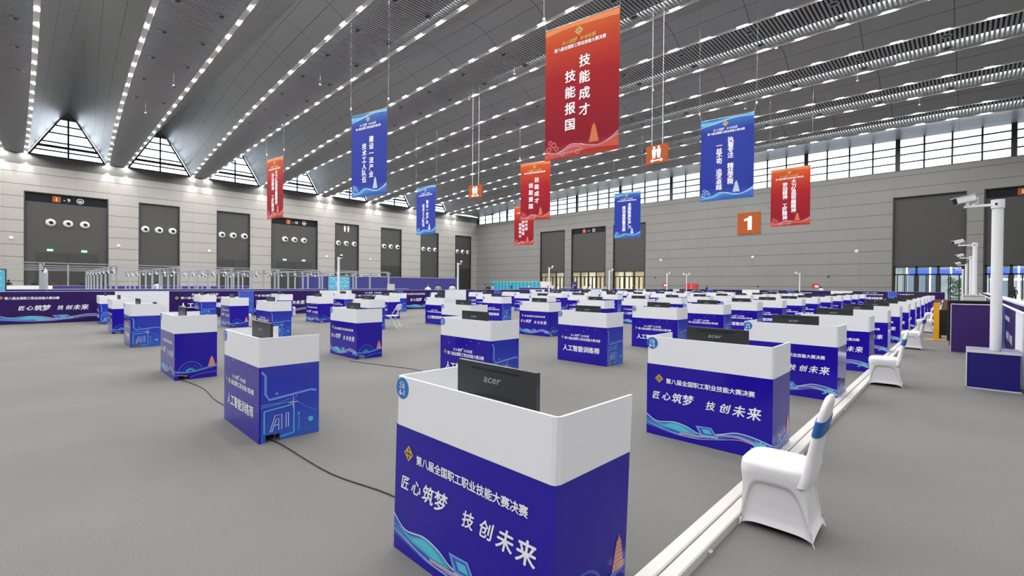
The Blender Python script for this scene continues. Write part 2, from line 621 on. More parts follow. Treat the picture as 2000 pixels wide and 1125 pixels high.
# ---------------------------------------------------------------- left wall
DOORS_L = [(-1.34, 5.96), (9.1, 13.45), (18.0, 22.3), (25.4, 32.6), (35.7, 40.0), (44.5, 48.8), (53.3, 57.6), (62.1, 66.4)]
TOPD = 12.0
PT = 15.1
mb = MB()
ys = [YF] + [v for d in DOORS_L for v in d] + [YB + .4]
for a, b in zip(ys[::2], ys[1::2]):
    mb.box(XL - .4, XL, a, b, 0, TOPD, 'cladding_left')
mb.box(XL - .4, XL, YF, YB + .4, TOPD, PT, 'cladding_left')
struct('wall_left', mb)
mb = MB().box(XL - .4, XL - .03, YF, YB + .4, PT, 16.42, 'fascia')
for yc in BANDS:
    mb.box(XL - .4, XL - .03, yc - wband(XL) / 2 - .16, yc + wband(XL) / 2 + .16, 16.42, 23, 'fascia')
struct('trim_left', mb)
# triangular gable windows under the folds
for bi in range(len(BANDS) - 1):
    ya, yb = BANDS[bi] + wband(XL) / 2 + .16, BANDS[bi + 1] - wband(XL) / 2 - .16
    ym = (ya + yb) / 2; zb, zt = 16.42, zridge(XL)
    x = XL - .2
    def edge(t, f=1.0):  # point on the left/right rake at height fraction t
        return ya + (ym - ya) * t, yb + (ym - yb) * t, zb + (zt - zb) * t
    win = tag(thing('window_%d' % (bi + 1), None, None), kind='structure')
    g = MB()
    l0, r0, z0 = edge(.02); l1, r1, z1 = edge(.8)
    g.add([(x, l0, z0), (x, r0, z0), (x, r1, z1), (x, l1, z1)], [(0, 1, 2, 3)], 'window_glass')
    g.build('glass_pane', win)
    f = MB()
    for t in (.015, .13, .22, .31, .50, .66, .80):
        l, r, z = edge(t)
        h = .16 if t not in (.22,) else .30
        f.box(x - .08, x + .1, l, r, z - h / 2, z + h / 2, 'mullion')
    f.box(x - .1, x + .14, ym - .09, ym + .09, zb, zb + (zt - zb) * .82, 'mullion')
    l8, r8, z8 = edge(.8)
    f.prism([(l8, z8), (r8, z8), (ym, zt + .1)], 'x', x - .1, x + .12, 'fascia')
    for sgn, y0 in ((1, ya), (-1, yb)):
        f.prism([(y0, zb), (y0 + sgn * .22, zb), (ym + sgn * .10, zt + .1), (ym - sgn * .1, zt + .1)], 'x', x - .1, x + .16, 'mullion')
    f.build('window_frame', win)


def door_sign(par, P, w, h, txt, mark):
    s = MB()
    s.shape(P, [(0, 0), (w, 0), (w, h), (0, h)], 'sign_black', .0)
    cx = w * .36
    s.shape(P, [(cx - .34, h / 2 - .36), (cx + .36, h / 2 - .36), (cx + .36, h / 2 + .36), (cx - .34, h / 2 + .36)], 'sign_orange', .012)
    s.text(P, '1', cx, h / 2, .62, 'sign_white', d=.02, bold=.02)
    s.text(P, txt, cx + .62, h / 2, .56, 'sign_white', align='l', d=.02)
    cu = cx + (2.5 if len(txt) > 3 else 2.1)
    s.disc(P, cu, h / 2, .33, 'sign_white', .016, 24, r0=.27)
    if mark == 'boat':
        s.shape(P, [(cu - .2, h / 2 - .02), (cu + .2, h / 2 - .02), (cu + .12, h / 2 - .14), (cu - .12, h / 2 - .14)], 'sign_white', .016)
        s.box(0, 0, 0, 0, 0, 0, 'sign_white')
        for q in (-.12, 0, .12):
            s.shape(P, [(cu + q - .03, h / 2), (cu + q + .03, h / 2), (cu + q + .03, h / 2 + .1), (cu + q - .03, h / 2 + .1)], 'sign_white', .016)
    else:
        s.disc(P, cu, h / 2, .17, 'sign_white', .016, 16, PI * .25, PI * 1.75, r0=.10)
    s.build('door_sign', par)


NZ = MB()
prof = [(.0, .02), (.30, .02), (.40, .06), (.46, .02)]
NZ.loft([[(h, r * math.cos(2 * PI * i / 24), r * math.sin(2 * PI * i / 24)) for i in range(24)] for r, h in ((.46, 0), (.45, .10), (.38, .22), (.28, .30), (.20, .31), (.16, .24))], 'white_paint', True, False)
rim_me = NZ.mesh('nozzle_rim')
NZ2 = MB().loft([[(h, r * math.cos(2 * PI * i / 20), r * math.sin(2 * PI * i / 20)) for i in range(20)] for r, h in ((.19, .20), (.19, .325))], 'lens_black')
out_me = NZ2.mesh('nozzle_outlet')
DNAME = ['door 1-9', 'second door from the left', 'third door from the left', 'door 1-10', 'door with the toilet symbol', 'sixth door from the left', 'seventh door from the left', 'last door before the corner']
NZY = {0: (.81, 2.31, 3.82), 1: (9.74, 11.21, 12.72), 2: (18.64, 20.11, 21.62), 3: (27.49, 28.95, 30.45), 4: (36.3, 37.76, 39.26), 5: (45.2, 46.65, 48.1), 6: (54.0, 55.45, 56.9), 7: (62.8, 64.25, 65.7)}
for i, (a, b) in enumerate(DOORS_L):
    dr = tag(thing('door_%d' % (i + 1), None, None), kind='structure')
    x = XL - .25
    p = MB().box(x - .1, x, a, b, 0, TOPD, 'door_grey')
    p.box(x - .1, XL + .03, a - .06, a + .05, 0, TOPD + .05, 'mullion').box(x - .1, XL + .03, b - .05, b + .06, 0, TOPD + .05, 'mullion').box(x - .1, XL + .03, a, b, TOPD - .03, TOPD + .06, 'mullion')
    p.build('door_panel', dr)
    if i in (0, 3):
        door_sign(dr, Plane((x + .02, a + .06, 10.95), (0, 1, 0), (0, 0, 1)), b - a - .12, 1.0, '- 9' if i == 0 else '- 10', 'boat')
        c = (a + b) / 2
        for lv, (q0, q1) in enumerate(((c - 2.75, c - .03), (c + .03, c + 2.75))):
            lf = MB().box(x, x + .05, q0, q1, 0, 5, 'door_dark')
            lfo = lf.build('door_leaf', dr)
            MB().box(x + .05, x + .12, (q1 if lv == 0 else q0) - .05, (q1 if lv == 0 else q0) + .05, 1.0, 3.6, 'silver').build('door_handle', lfo)
        for q in (c - 1.55, c + 1.45):
            e = MB().box(x, x + .08, q - .26, q + .26, 5.18, 5.42, 'exit_green')
            PP = Plane((x + .08, q - .26, 5.18), (0, 1, 0), (0, 0, 1))
            e.text(PP, '安全出口', .26, .12, .11, 'sign_white', d=.003)
            tag(e.build('exit_sign'), 'green lit exit sign over %s, %s one' % (DNAME[i], 'left' if q < c else 'right'), 'exit sign', 'green exit signs on the left wall')
    if i in (2, 5, 7):
        c = (a + b) / 2
        for q0, q1 in ((a + .08, c - .02), (c + .02, b - .08)):
            MB().box(x, x + .05, q0, q1, 0, 5, 'door_dark').build('door_leaf', dr)
    if i == 4:
        s = MB(); PP = Plane((x + .02, (a + b) / 2, 11.2), (0, 1, 0), (0, 0, 1))
        for q in (-.32, .32):
            s.disc(PP, q, .38, .14, 'sign_white', .0)
            s.shape(PP, [(q - .2, .22), (q + .2, .22), (q + .14, -.15), (q + .1, -.55), (q - .1, -.55), (q - .14, -.15)], 'sign_white', .0)
        s.build('toilet_symbol', dr)
    for k, y in enumerate(NZY[i]):
        o = thing('air_nozzle', 'white ball air nozzle on the %s, %s of its three' % (DNAME[i], ('left', 'middle', 'right')[k]), 'air nozzle', (x, y, 8.58), 0, 'white ball air nozzles on the left wall')
        put('nozzle_outlet', out_me, put('nozzle_rim', rim_me, o), (.0, .06, -.03))

# ---------------------------------------------------------------- back wall
DOORS_B = [(-59.3, -53.4), (-51.75, -44.5), (-42.9, -37.0), (-6.05, -.15), (1.25, 8.5)]
SILL = 14.8
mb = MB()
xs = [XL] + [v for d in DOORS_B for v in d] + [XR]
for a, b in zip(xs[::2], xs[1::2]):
    mb.box(a, b, YB, YB + .4, 0, 11.8, 'cladding_shaded')
mb.box(XL, XR, YB, YB + .4, 11.8, SILL, 'cladding_shaded')
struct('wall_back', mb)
# clerestory
win = tag(thing('window_20', None, None), kind='structure')
g = MB()
vs = []
for i in range(41):
    x = XL + (XR - XL) * i / 40
    vs += [(x, YB + .25, SILL), (x, YB + .25, zroof(x) + .1)]
g.add(vs, [(2 * i, 2 * i + 2, 2 * i + 3, 2 * i + 1) for i in range(40)], 'window_glass')
g.build('glass_pane', win)
f = MB()
f.box(XL, XR, YB + .1, YB + .35, SILL, SILL + .1, 'mullion')
for z in (15.75, 16.65, 17.5):
    f.box(XL, XR, YB + .18, YB + .3, z - .075, z + .075, 'mullion')
k = 0
x = XL + .3
while x < XR:
    big = k % 4 == 0
    w = .22 if big else .085
    f.box(x - w, x + w, YB + .08, YB + .32, SILL, zroof(x) + .1, 'mullion')
    x += 2.25; k += 1
f.build('window_frame', win)
# the light-blue overhang outside over the clerestory, a white hall front farther off behind the left half
out = MB().box(-80, -28, YB + 22, YB + 22.4, 0, 24, 'lobby_pale')
for i in range(18):
    out.box(-80 + i * 3, -79.8 + i * 3, YB + 21.8, YB + 22, 0, 24, 'grey_box')
for i in range(12):
    out.box(-80, -28, YB + 21.8, YB + 22, 2 * i, 2 * i + .1, 'grey_box')
tag(out.build('neighbour_hall'), 'pale gridded hall front seen through the high windows, behind their far left half', 'building')

for i, (a, b) in enumerate(DOORS_B):
    dr = tag(thing('door_%d' % (i + 11), None, None), kind='structure')
    y = YB + .2
    p = MB().box(a, b, y, y + .1, 4.0, 11.8, 'door_grey')
    p.box(a - .06, a + .06, YB - .03, y + .1, 0, 11.85, 'mullion').box(b - .06, b + .06, YB - .03, y + .1, 0, 11.85, 'mullion').box(a, b, YB - .03, y, 11.76, 11.85, 'mullion')
    p.build('door_panel', dr)
    if i in (1, 4):
        door_sign(dr, Plane((a + .08, y - .02, 10.86), (1, 0, 0), (0, 0, 1)), b - a - .16, .9, '- 1' if i == 1 else '- 2', 'ring')
    n = 3 if b - a < 7 else 4
    w = (b - a - .5) / n
    f = MB()
    f.box(a, a + .25, y - .06, y + .12, 0, 4, 'mullion').box(b - .25, b, y - .06, y + .12, 0, 4, 'mullion')
    f.box(a, b, y - .06, y + .12, 3.0, 3.16, 'mullion').box(a, b, y - .06, y + .12, 3.86, 4.02, 'mullion')
    for k in range(1, n):
        f.box(a + .25 + w * k - .11, a + .25 + w * k + .11, y - .06, y + .12, 0, 4, 'mullion')
    f.build('door_frame', dr)
    for k in range(n):
        x0 = a + .25 + w * k
        g = MB().box(x0 + .1, x0 + w - .1, y + .02, y + .04, 3.16, 3.86, 'lobby_glass')
        g.build('transom_pane', dr)
        for q in (0, 1):
            c0 = x0 + .1 + q * (w / 2 - .08); c1 = c0 + w / 2 - .12
            lf = MB().box(c0, c1, y + .02, y + .04, .1, 3.0, 'lobby_glass')
            lf.box(c0, c0 + .11, y, y + .06, 0, 3.0, 'mullion').box(c1 - .11, c1, y, y + .06, 0, 3.0, 'mullion').box(c0, c1, y, y + .06, 0, .12, 'mullion')
            lf.build('door_leaf', dr)

# lobbies behind the glass doors
for nm, x0, x1, m in (('lobby', -64, -34, 'lobby_warm'), ('lobby', -10, 14, 'lobby_cool')):
    l = MB()
    l.box(x0, x1, YB + .4, YB + 9, -.3, 0, 'lobby_floor').box(x0, x1, YB + 8.6, YB + 9, 0, 5, m)
    l.box(x0, x1, YB + .4, YB + 9, 4.6, 5, 'lobby_pale').box(x0 - .3, x0, YB + .4, YB + 9, 0, 5, m).box(x1, x1 + .3, YB + .4, YB + 9, 0, 5, m)
    for k in range(4):
        xx = x0 + (x1 - x0) * (k + .5) / 4
        l.box(xx - 1.6, xx + 1.2, YB + 8.2, YB + 8.6, 0, 4.6, 'lobby_pale')
    struct('wall_' + nm, l)
    area('lobby_light', ((x0 + x1) / 2, YB + 4.5, 4.5), x1 - x0 - 4, 3, 2000 if m == 'lobby_warm' else 1100, (1, .90, .72) if m == 'lobby_warm' else (.72, .86, 1))
for k, x in enumerate((-5.2, -3.1, -1.3, 2.1, 4.0, 5.6)):
    tag(MB().box(x - .07, x + .07, YB + 5.6, YB + 5.75, 0, 4.4, 'tube_glow').build('light_column'), 'white glowing column behind the right glass doors, %s from the left' % ORD[k], 'light column', 'glowing columns in the right lobby')
for k, (x0, x1) in enumerate(((-5.0, -.3), (1.4, 6.5))):
    s = MB().box(x0, x1, YB + 6.2, YB + 6.35, 3.05, 3.8, 'led_blue')
    tag(s.build('led_sign'), 'blue lit sign strip high behind the %s pair of right glass doors' % ('left', 'right')[k], 'sign', 'blue lit signs in the right lobby')
for k, x in enumerate((2.6, 4.4)):
    s = MB().box(x - .9, x + .7, YB + 5.0, YB + 5.1, 2.5, 2.7, 'tube_glow').box(x - .9, x + .7, YB + 5.0, YB + 5.1, .3, .5, 'tube_glow').box(x - .9, x - .75, YB + 5.0, YB + 5.1, .3, 2.7, 'tube_glow')
    tag(s.build('lit_frame'), 'white glowing frame behind the rightmost glass doors, %s' % ('left one' if k == 0 else 'right one beside the person'), 'light frame', 'glowing frames in the right lobby')
g = MB()
rr = random.Random(3)
for k in range(170):
    a, b, c = rr.uniform(-1.6, -.3), YB + 4 + rr.uniform(0, .8), rr.uniform(.6, 2.7)
    s_ = rr.uniform(.1, .25)
    g.add([(a, b, c), (a + s_, b - .05, c + s_ * .4), (a + s_ * .6, b, c + s_), (a - s_ * .3, b + .05, c + s_ * .6)], [(0, 1, 2, 3)], 'plant_green')
g.box(-1.5, -.4, YB + 4, YB + 4.8, 0, .6, 'grey_box')
tag(g.build('potted_bush'), 'leafy green bush in a planter behind the glass doors at right', 'plant')

# walls the camera does not face
struct('wall_right', MB().box(XR, XR + .4, YF, YB, 0, 24, 'cladding_left'))
struct('wall_front', MB().box(XL, XR, YF - .4, YF, 0, 20, 'cladding_shaded'))
# big hall number
n1 = MB().box(-22.9, -19.98, YB - .1, YB, 8.8, 11.75, 'sign_orange')
PP = Plane((-22.9, YB - .1, 8.8), (1, 0, 0), (0, 0, 1))
n1.shape(PP, [(1.32, .55), (1.86, .55), (1.86, 2.45), (1.48, 2.45), (1.36, 2.22), (.86, 2.12), (.86, 1.78), (1.32, 1.86)], 'sign_white', .006)
tag(n1.build('hall_number_sign'), 'large square orange sign with a white number 1 on the back wall', 'sign')

# small wall fittings
def fitting(name, label, cat, mb, group=None):
    tag(mb.build(name), label, cat, group)
for k, (x, z) in enumerate(((-34.3, 5.6), (-20.9, 5.6), (-9.4, 5.9))):
    fitting('wall_speaker', 'small pale round wall speaker on the back wall, %s from the left' % ORD[k], 'speaker', MB().ball((x, YB - .02, z), .2, 'white_paint', sc=(1, .5, 1)), 'round wall speakers on the back wall')
for k, (y, z) in enumerate(((-2.4, 6.5), (7.0, 6.2), (17.0, 6.1), (34.2, 6.1), (42.3, 6.0))):
    fitting('wall_speaker', 'small pale round wall speaker on the left wall, %s from the left' % ORD[k], 'speaker', MB().ball((XL + .02, y, z), .2, 'white_paint', sc=(.5, 1, 1)), 'round wall speakers on the left wall')
fitting('hydrant_cabinet', 'red fire hydrant cabinet low on the back wall', 'cabinet', MB().box(-30.2, -28.4, YB - .26, YB - .005, .2, 1.95, 'red_paint').box(-29.3, -29.26, YB - .27, YB - .26, .25, 1.9, 'white_paint'))
for k, x in enumerate((-33.5, -13.4)):
    fitting('fire_notice', 'small red notice on the back wall %s' % ('left of the red hydrant cabinet' if k == 0 else 'right of the big orange number 1'), 'notice', MB().box(x - .5, x + .3, YB - .04, YB, 1.5, 2.0, 'red_paint').box(x - .2, x + .2, YB - .05, YB - .04, 1.55, 1.8, 'sign_white'))
for k, (x, z) in enumerate(((-35.2, 2.9), (-12.2, 2.9), (-20.2, 1.6))):
    fitting('wall_switch', 'small dark call point on the back wall, %s from the left' % ORD[(0, 2, 1)[k]], 'switch', MB().box(x - .09, x + .09, YB - .06, YB, z - .09, z + .09, 'dark_metal'), 'dark call points on the back wall')

# blue-green lockers along the back wall
lk = []
for i in range(14):
    t_ = MB().box(.02, .98, -.45, 0, 0, 2.2, 'locker_frame')
    if i == 0:
        body = t_.mesh('locker_body')
        dm = MB()
        dm.box(.07, .5, -.47, -.45, .05, 2.15, 'locker_cyan')
        ldoor = dm.mesh('locker_door')
    o = thing('locker', 'blue-green locker unit by the back wall, %s from the left' % ORD[i], 'locker', (-72.9 + i, YB - .02, 0), 0, 'blue-green lockers by the back wall')
    put('locker_body', body, o); put('locker_door', ldoor, o); put('locker_door', ldoor, o, (.43, 0, 0))

# ================================================================ printed artwork
TITLE = '第八届全国职工职业技能大赛决赛'


def logo(mb, P, u, v, r, d=.003):
    mb.shape(P, [(u - r, v), (u, v - r), (u + r, v), (u, v + r)], 'ink_gold', d)
    for du, dv in ((-.5, 0), (.5, 0), (0, .5), (0, -.5)):
        q = r * .2
        mb.shape(P, [(u + du * r - q, v + dv * r), (u + du * r, v + dv * r - q), (u + du * r + q, v + dv * r), (u + du * r, v + dv * r + q)], 'ink_dark', d * 1.4)
    q = r * .24
    mb.shape(P, [(u - q, v), (u, v - q), (u + q, v), (u, v + q)], 'ink_dark', d * 1.5)


def smooth(pts, n=26):
    """Catmull-Rom through pts"""
    out = []
    m_ = len(pts)
    for i in range(n + 1):
        t = i / n * (m_ - 1); k = min(int(t), m_ - 2); f = t - k
        p = [pts[max(0, min(m_ - 1, k + j))] for j in (-1, 0, 1, 2)]
        out.append(tuple(.5 * (2 * p[1][c] + (p[2][c] - p[0][c]) * f + (2 * p[0][c] - 5 * p[1][c] + 4 * p[2][c] - p[3][c]) * f * f + (3 * p[1][c] - p[0][c] - 3 * p[2][c] + p[3][c]) * f ** 3) for c in (0, 1)))
    return out


def gear(mb, P, u, v, r, m, d=.003, n=12, half=True):
    a1 = PI if half else 2 * PI
    mb.disc(P, u, v, r * .74, m, d, 18, 0, a1, r0=r * .42)
    k = n // 2 if half else n
    for i in range(k + 1 if half else k):
        a = a1 * i / k
        c, s = math.cos(a), math.sin(a)
        w = r * .1
        mb.shape(P, [(u + r * .7 * c + w * s, v + r * .7 * s - w * c), (u + r * c + w * .7 * s, v + r * s - w * .7 * c), (u + r * c - w * .7 * s, v + r * s + w * .7 * c), (u + r * .7 * c - w * s, v + r * .7 * s + w * c)], m, d)


def pagoda(mb, P, u, v, w, h, m, d=.003, tiers=7):
    for i in range(tiers):
        t0 = i / tiers * .86; t1 = (i + .62) / tiers * .86; t2 = (i + .72) / tiers * .86; t3 = (i + .95) / tiers * .86
        k0 = w / 2 * (1 - t0 * .80) * .86; k1 = w / 2 * (1 - t1 * .80) * .82; e = w / 2 * (1 - t2 * .80)
        mb.shape(P, [(u - k0, v + h * t0), (u + k0, v + h * t0), (u + k1, v + h * t1), (u - k1, v + h * t1)], m, d)
        mb.shape(P, [(u - e, v + h * t2), (u + e, v + h * t2), (u + e * .78, v + h * t3), (u - e * .78, v + h * t3)], m, d)
    mb.shape(P, [(u - w * .07, v + h * .86), (u + w * .07, v + h * .86), (u, v + h)], m, d)


def waves(mb, P, Wd, Hh, d=.001, k=1.0):
    """the flowing ribbons along the foot of the prints (fractions of the print, v from the top)"""
    f = lambda t, s: (t * Wd, Hh * (1 - s))
    hi = smooth([f(0, .72), f(.1, .80), f(.25, .765), (f(.36, .79)), f(.47, .85), f(.62, .80), f(.75, .735), f(.88, .75), f(1, .80)], 40)
    lo = smooth([f(0, .88), f(.1, .90), f(.25, .935), f(.4, .93), f(.5, .90), f(.62, .86), f(.75, .80), f(.88, .83), f(1, .89)], 40)
    mb.strip(P, lo, hi, 'ink_mid', d)
    hi2 = smooth([f(.04, .79), f(.14, .82), f(.25, .775), f(.34, .79), f(.44, .86)], 24)
    lo2 = smooth([f(.04, .80), f(.14, .86), f(.25, .875), f(.36, .895), f(.44, .87)], 24)
    mb.strip(P, lo2, hi2, 'ink_teal', d * 1.6)
    hi3 = smooth([f(.16, .835), f(.24, .79), f(.31, .80), f(.40, .86)], 20)
    lo3 = smooth([f(.16, .845), f(.24, .86), f(.33, .875), f(.40, .865)], 20)
    mb.strip(P, lo3, hi3, 'ink_cyan', d * 2.2)
    mb.line(P, hi, Hh * .012, 'ink_pale', d * 2.6)
    mb.line(P, smooth([f(0, .80), f(.12, .87), f(.3, .925), f(.45, .90), f(.6, .83), f(.75, .775), f(.88, .80), f(1, .85)], 36), Hh * .010, 'ink_sky', d * 2.4)
    mb.line(P, smooth([f(.3, .90), f(.5, .875), f(.66, .80), f(.78, .79), f(.9, .83), f(1, .88)], 30), Hh * .022, 'ink_sand', d * 2.0)
    mb.line(P, smooth([f(.0, .84), f(.2, .90), f(.42, .925), f(.6, .875), f(.8, .815), f(1, .90)], 30), Hh * .006, 'ink_pale', d * 2.7)
    # chip card
    mb.shape(P, [f(.435, .75), f(.56, .735), f(.61, .845), f(.475, .86)], 'ink_sky', d * 2.8)
    mb.shape(P, [f(.455, .765), f(.55, .752), f(.588, .832), f(.488, .845)], 'ink_mid', d * 3.1)
    mb.shape(P, [f(.485, .775), f(.545, .768), f(.568, .82), f(.505, .828)], 'ink_cyan', d * 3.4)
    mb.line(P, [f(.475, .868), f(.615, .853)], Hh * .012, 'ink_pale', d * 3.4)
    gear(mb, P, Wd * .925, Hh * .12, Hh * .115 * k, 'ink_cyan', d * 3.0)
    mb.line(P, [f(.91, .79), f(1, .86)], Hh * .006, 'ink_pale', d * 3.4)


def art_slogan(mb, P, Wd, Hh):
    logo(mb, P, Wd * .115, Hh * .805, Hh * .062)
    mb.text(P, TITLE, Wd * .178, Hh * .785, Hh * .076, 'ink_white', align='l', bold=.03, width=Wd * .70)
    mb.brush(P, '匠心筑梦', Wd * .045, Hh * .575, Wd * .37, Hh * .155, 'ink_white')
    mb.brush(P, '技创未来', Wd * .50, Hh * .555, Wd * .43, Hh * .165, 'ink_white')
    waves(mb, P, Wd, Hh)


def art_trade(mb, P, Wd, Hh):
    mb.brush(P, '匠心筑梦', Wd * .28, Hh * .735, Wd * .18, Hh * .075, 'ink_white')
    mb.brush(P, '技创未来', Wd * .49, Hh * .735, Wd * .17, Hh * .075, 'ink_white')
    mb.line(P, [(Wd * .47, Hh * .775), (Wd * .485, Hh * .765)], Hh * .012, 'ink_white')
    logo(mb, P, Wd * .11, Hh * .655, Hh * .05)
    mb.text(P, TITLE, Wd * .155, Hh * .64, Hh * .08, 'ink_white', align='l', bold=.03, width=Wd * .72)
    mb.text(P, '人工智能训练师', Wd * .49, Hh * .37, Hh * .17, 'ink_white', bold=.035, width=Wd * .74)
    for u, v in ((.19, .86), (.55, .86), (.62, .95), (.78, .93), (.3, .97)):
        mb.disc(P, Wd * u, Hh * v, Hh * .009, 'ink_pale', .002, 8)


def side_pagoda(mb, P, Wd, Hh):
    pagoda(mb, P, Wd * .87, Hh * .24, Wd * .22, Hh * .235, 'ink_pink')
    mb.disc(P, Wd * .37, Hh * .16, Wd * .29, 'ink_line', .0015, 20, PI * .05, PI * .95, r0=Wd * .265)
    mb.disc(P, Wd * .37, Hh * .16, Wd * .20, 'ink_dim', .0014, 20, PI * .05, PI * .95, r0=Wd * .18)
    gear(mb, P, Wd * .36, Hh * .155, Wd * .14, 'ink_teal', .002, 10)
    f = lambda t, s: (t * Wd, Hh * (1 - s))
    hi = smooth([f(0, .80), f(.3, .835), f(.6, .80), f(1, .715)]); lo = smooth([f(0, .855), f(.3, .86), f(.6, .835), f(1, .77)])
    mb.strip(P, lo, hi, 'ink_mid', .0022)
    mb.line(P, hi, Hh * .008, 'ink_cyan', .0028)
    mb.line(P, smooth([f(0, .83), f(.35, .845), f(.7, .80), f(1, .745)]), Hh * .010, 'ink_sky', .0028)
    mb.line(P, smooth([f(.35, .96), f(.6, .90), f(1, .88)]), Hh * .008, 'ink_sky', .0028)
    mb.line(P, smooth([f(0, .89), f(.15, .90), f(.3, .93)]), Hh * .012, 'ink_sand', .0026)


def side_circuit(mb, P, Wd, Hh):
    f = lambda t, s: (t * Wd, Hh * (1 - s))
    for k in range(7):
        t = .22 + .1 * k
        mb.line(P, [f(t, .02), f(t, .10 + .03 * (k % 3)), f(t + .05, .16 + .03 * (k % 2)), f(t + .05, .30)], Wd * .012, 'ink_dim', .0012)
    mb.line(P, [f(.04, .06), f(.10, .12), f(.10, .36), f(.16, .44), f(.86, .38), f(.95, .40)], Wd * .035, 'ink_sky', .0016)
    mb.line(P, [f(.02, .50), f(.3, .50), f(.5, .46)], Wd * .010, 'ink_sky', .0018)
    mb.line(P, [f(.02, .53), f(.56, .50), f(.62, .42)], Wd * .008, 'ink_cyan', .0018)
    mb.line(P, [f(.6, .50), f(.75, .60), f(.95, .68)], Wd * .006, 'ink_sky', .0018)
    for a, b in ((f(.08, .585), f(.56, .545)), (f(.56, .545), f(.56, .93)), (f(.56, .93), f(.34, .955)), (f(.08, .585), f(.08, .88))):
        mb.line(P, [a, b], Wd * .020, 'ink_cyan', .0024)
    u, v = f(.55, .52)
    for s_ in (.10, .05):
        mb.shape(P, [(u - s_ * Wd, v), (u, v - Wd * .012), (u + s_ * Wd, v), (u, v + Wd * .012)], 'ink_pale', .003)
        mb.shape(P, [(u, v - s_ * 1.4 * Wd), (u + Wd * .010, v), (u, v + s_ * 1.4 * Wd), (u - Wd * .010, v)], 'ink_pale', .003)
    # outlined A I
    for pts in ([f(.17, .87), f(.25, .66), f(.36, .655), f(.36, .85), f(.31, .855), f(.31, .70), f(.27, .71), f(.20, .87)], [f(.225, .79), f(.31, .785)], [f(.43, .65), f(.43, .84), f(.47, .835), f(.47, .645), f(.43, .65)]):
        mb.line(P, pts, Wd * .013, 'ink_pale', .003)
    mb.line(P, [f(.64, .69), f(.65, .80), f(.64, .92)], Wd * .012, 'ink_sky', .002)
    mb.disc(P, *f(.645, .68), Wd * .02, 'ink_sky', .002, 10)
    mb.disc(P, *f(.85, .79), Wd * .045, 'ink_cyan', .002, 14)
    mb.disc(P, *f(.28, .37), Wd * .02, 'ink_cyan', .002, 10)
    for k in range(3):
        u, v = f(.74, .79 + .07 * k)
        mb.shape(P, [(u, v), (u + Wd * .06, v), (u + Wd * .06, v + Hh * .04), (u, v + Hh * .04)], 'ink_line', .0016)


# ================================================================ workstation booths
BW, BD, BH, BZ = 1.27, .61, 1.08, .78
HW = BW / 2
parts = {}
for st in ('slogan', 'trade'):
    base = 'blue_print'
    sbase = 'blue_print' if st == 'slogan' else 'circuit_print'
    f = MB().box(-HW, HW, 0, .018, 0, BZ, base)
    (art_slogan if st == 'slogan' else art_trade)(f, Plane((-HW, 0, 0), (1, 0, 0), (0, 0, 1)), BW, BZ)
    parts[st, 'front_panel'] = f.mesh('front_panel')
    r = MB()
    # right side board with the cable notch cut near its front foot
    r.prism([(.018, 0), (.06, 0), (.06, .075), (.20, .075), (.20, 0), (BD, 0), (BD, BZ), (.018, BZ)], 'x', HW - .018, HW, sbase)
    (side_pagoda if st == 'slogan' else side_circuit)(r, Plane((HW, 0, 0), (0, 1, 0), (0, 0, 1)), BD, BZ)
    parts[st, 'right_side'] = r.mesh('side_panel')
    l = MB().box(-HW, -HW + .018, .018, BD, 0, BZ, sbase)
    parts[st, 'left_side'] = l.mesh('side_panel')
s = MB()
c = .03
for z0, z1 in ((BZ, BH),):
    o_ = [(-HW - .002, BD), (-HW - .002, c), (-HW + c * .3, .003), (-HW + c, -.003), (HW - c, -.003), (HW - c * .3, .003), (HW + .002, c), (HW + .002, BD)]
    i_ = [(-HW + .012, BD), (-HW + .012, c), (-HW + c * .5, .014), (-HW + c, .012), (HW - c, .012), (HW - c * .5, .014), (HW - .012, c), (HW - .012, BD)]
    n_ = len(o_)
    vs = [(x, y, z) for z in (z0, z1) for pl in (o_, i_) for x, y in pl]
    fs = []
    for k in range(n_ - 1):
        fs += [(k, k + 1, 2 * n_ + k + 1, 2 * n_ + k), (n_ + k + 1, n_ + k, 3 * n_ + k, 3 * n_ + k + 1), (2 * n_ + k, 2 * n_ + k + 1, 3 * n_ + k + 1, 3 * n_ + k), (k + 1, k, n_ + k, n_ + k + 1)]
    fs += [(0, 2 * n_, 3 * n_, n_), (n_ - 1, 2 * n_ - 1, 4 * n_ - 1, 3 * n_ - 1)]
    s.add(vs, fs, 'white_board')
parts['screen'] = s.mesh('privacy_screen')
s = MB().box(-HW + .02, HW - .02, .02, BD - .03, .715, .745, 'white_table').box(-HW + .04, HW - .04, BD - .07, BD - .05, .62, .715, 'white_table')
parts['table'] = s.mesh('table_top')

# monitors
mo = {}
s = MB()
MWD, MHT = .315, .37
s.prism([(-MWD, 0), (MWD, 0), (MWD, MHT), (-MWD, MHT)], 'y', 0, .028, 'monitor_black')
s.prism([(-.16, .05), (.16, .05), (.16, .19), (-.16, .19)], 'y', -.022, 0, 'monitor_black')
PM = Plane((0, 0, 0), (1, 0, 0), (0, 0, 1))
s.box(-.19, .19, -.003, 0, MHT - .035, MHT - .028, 'lens_black')
for q, w in ((0, 1),):
    s.text(PM, 'acer', -.01, MHT - .078, .062, 'monitor_grey', bold=.016, d=.0015, shear=.18, width=.135)
mo['back'] = s.mesh('back_cover')
s = MB().box(-MWD + .008, MWD - .008, .028, .030, .018, MHT - .008, 'screen_glass')
mo['screen'] = s.mesh('display')
s = MB().box(-.03, .03, -.045, -.022, -.075, .14, 'monitor_black')
mo['neck'] = s.mesh('stand_neck')
s = MB().prism([(-.12, -.10), (.12, -.10), (.12, .12), (-.12, .12)], 'z', -.087, -.075, 'monitor_black')
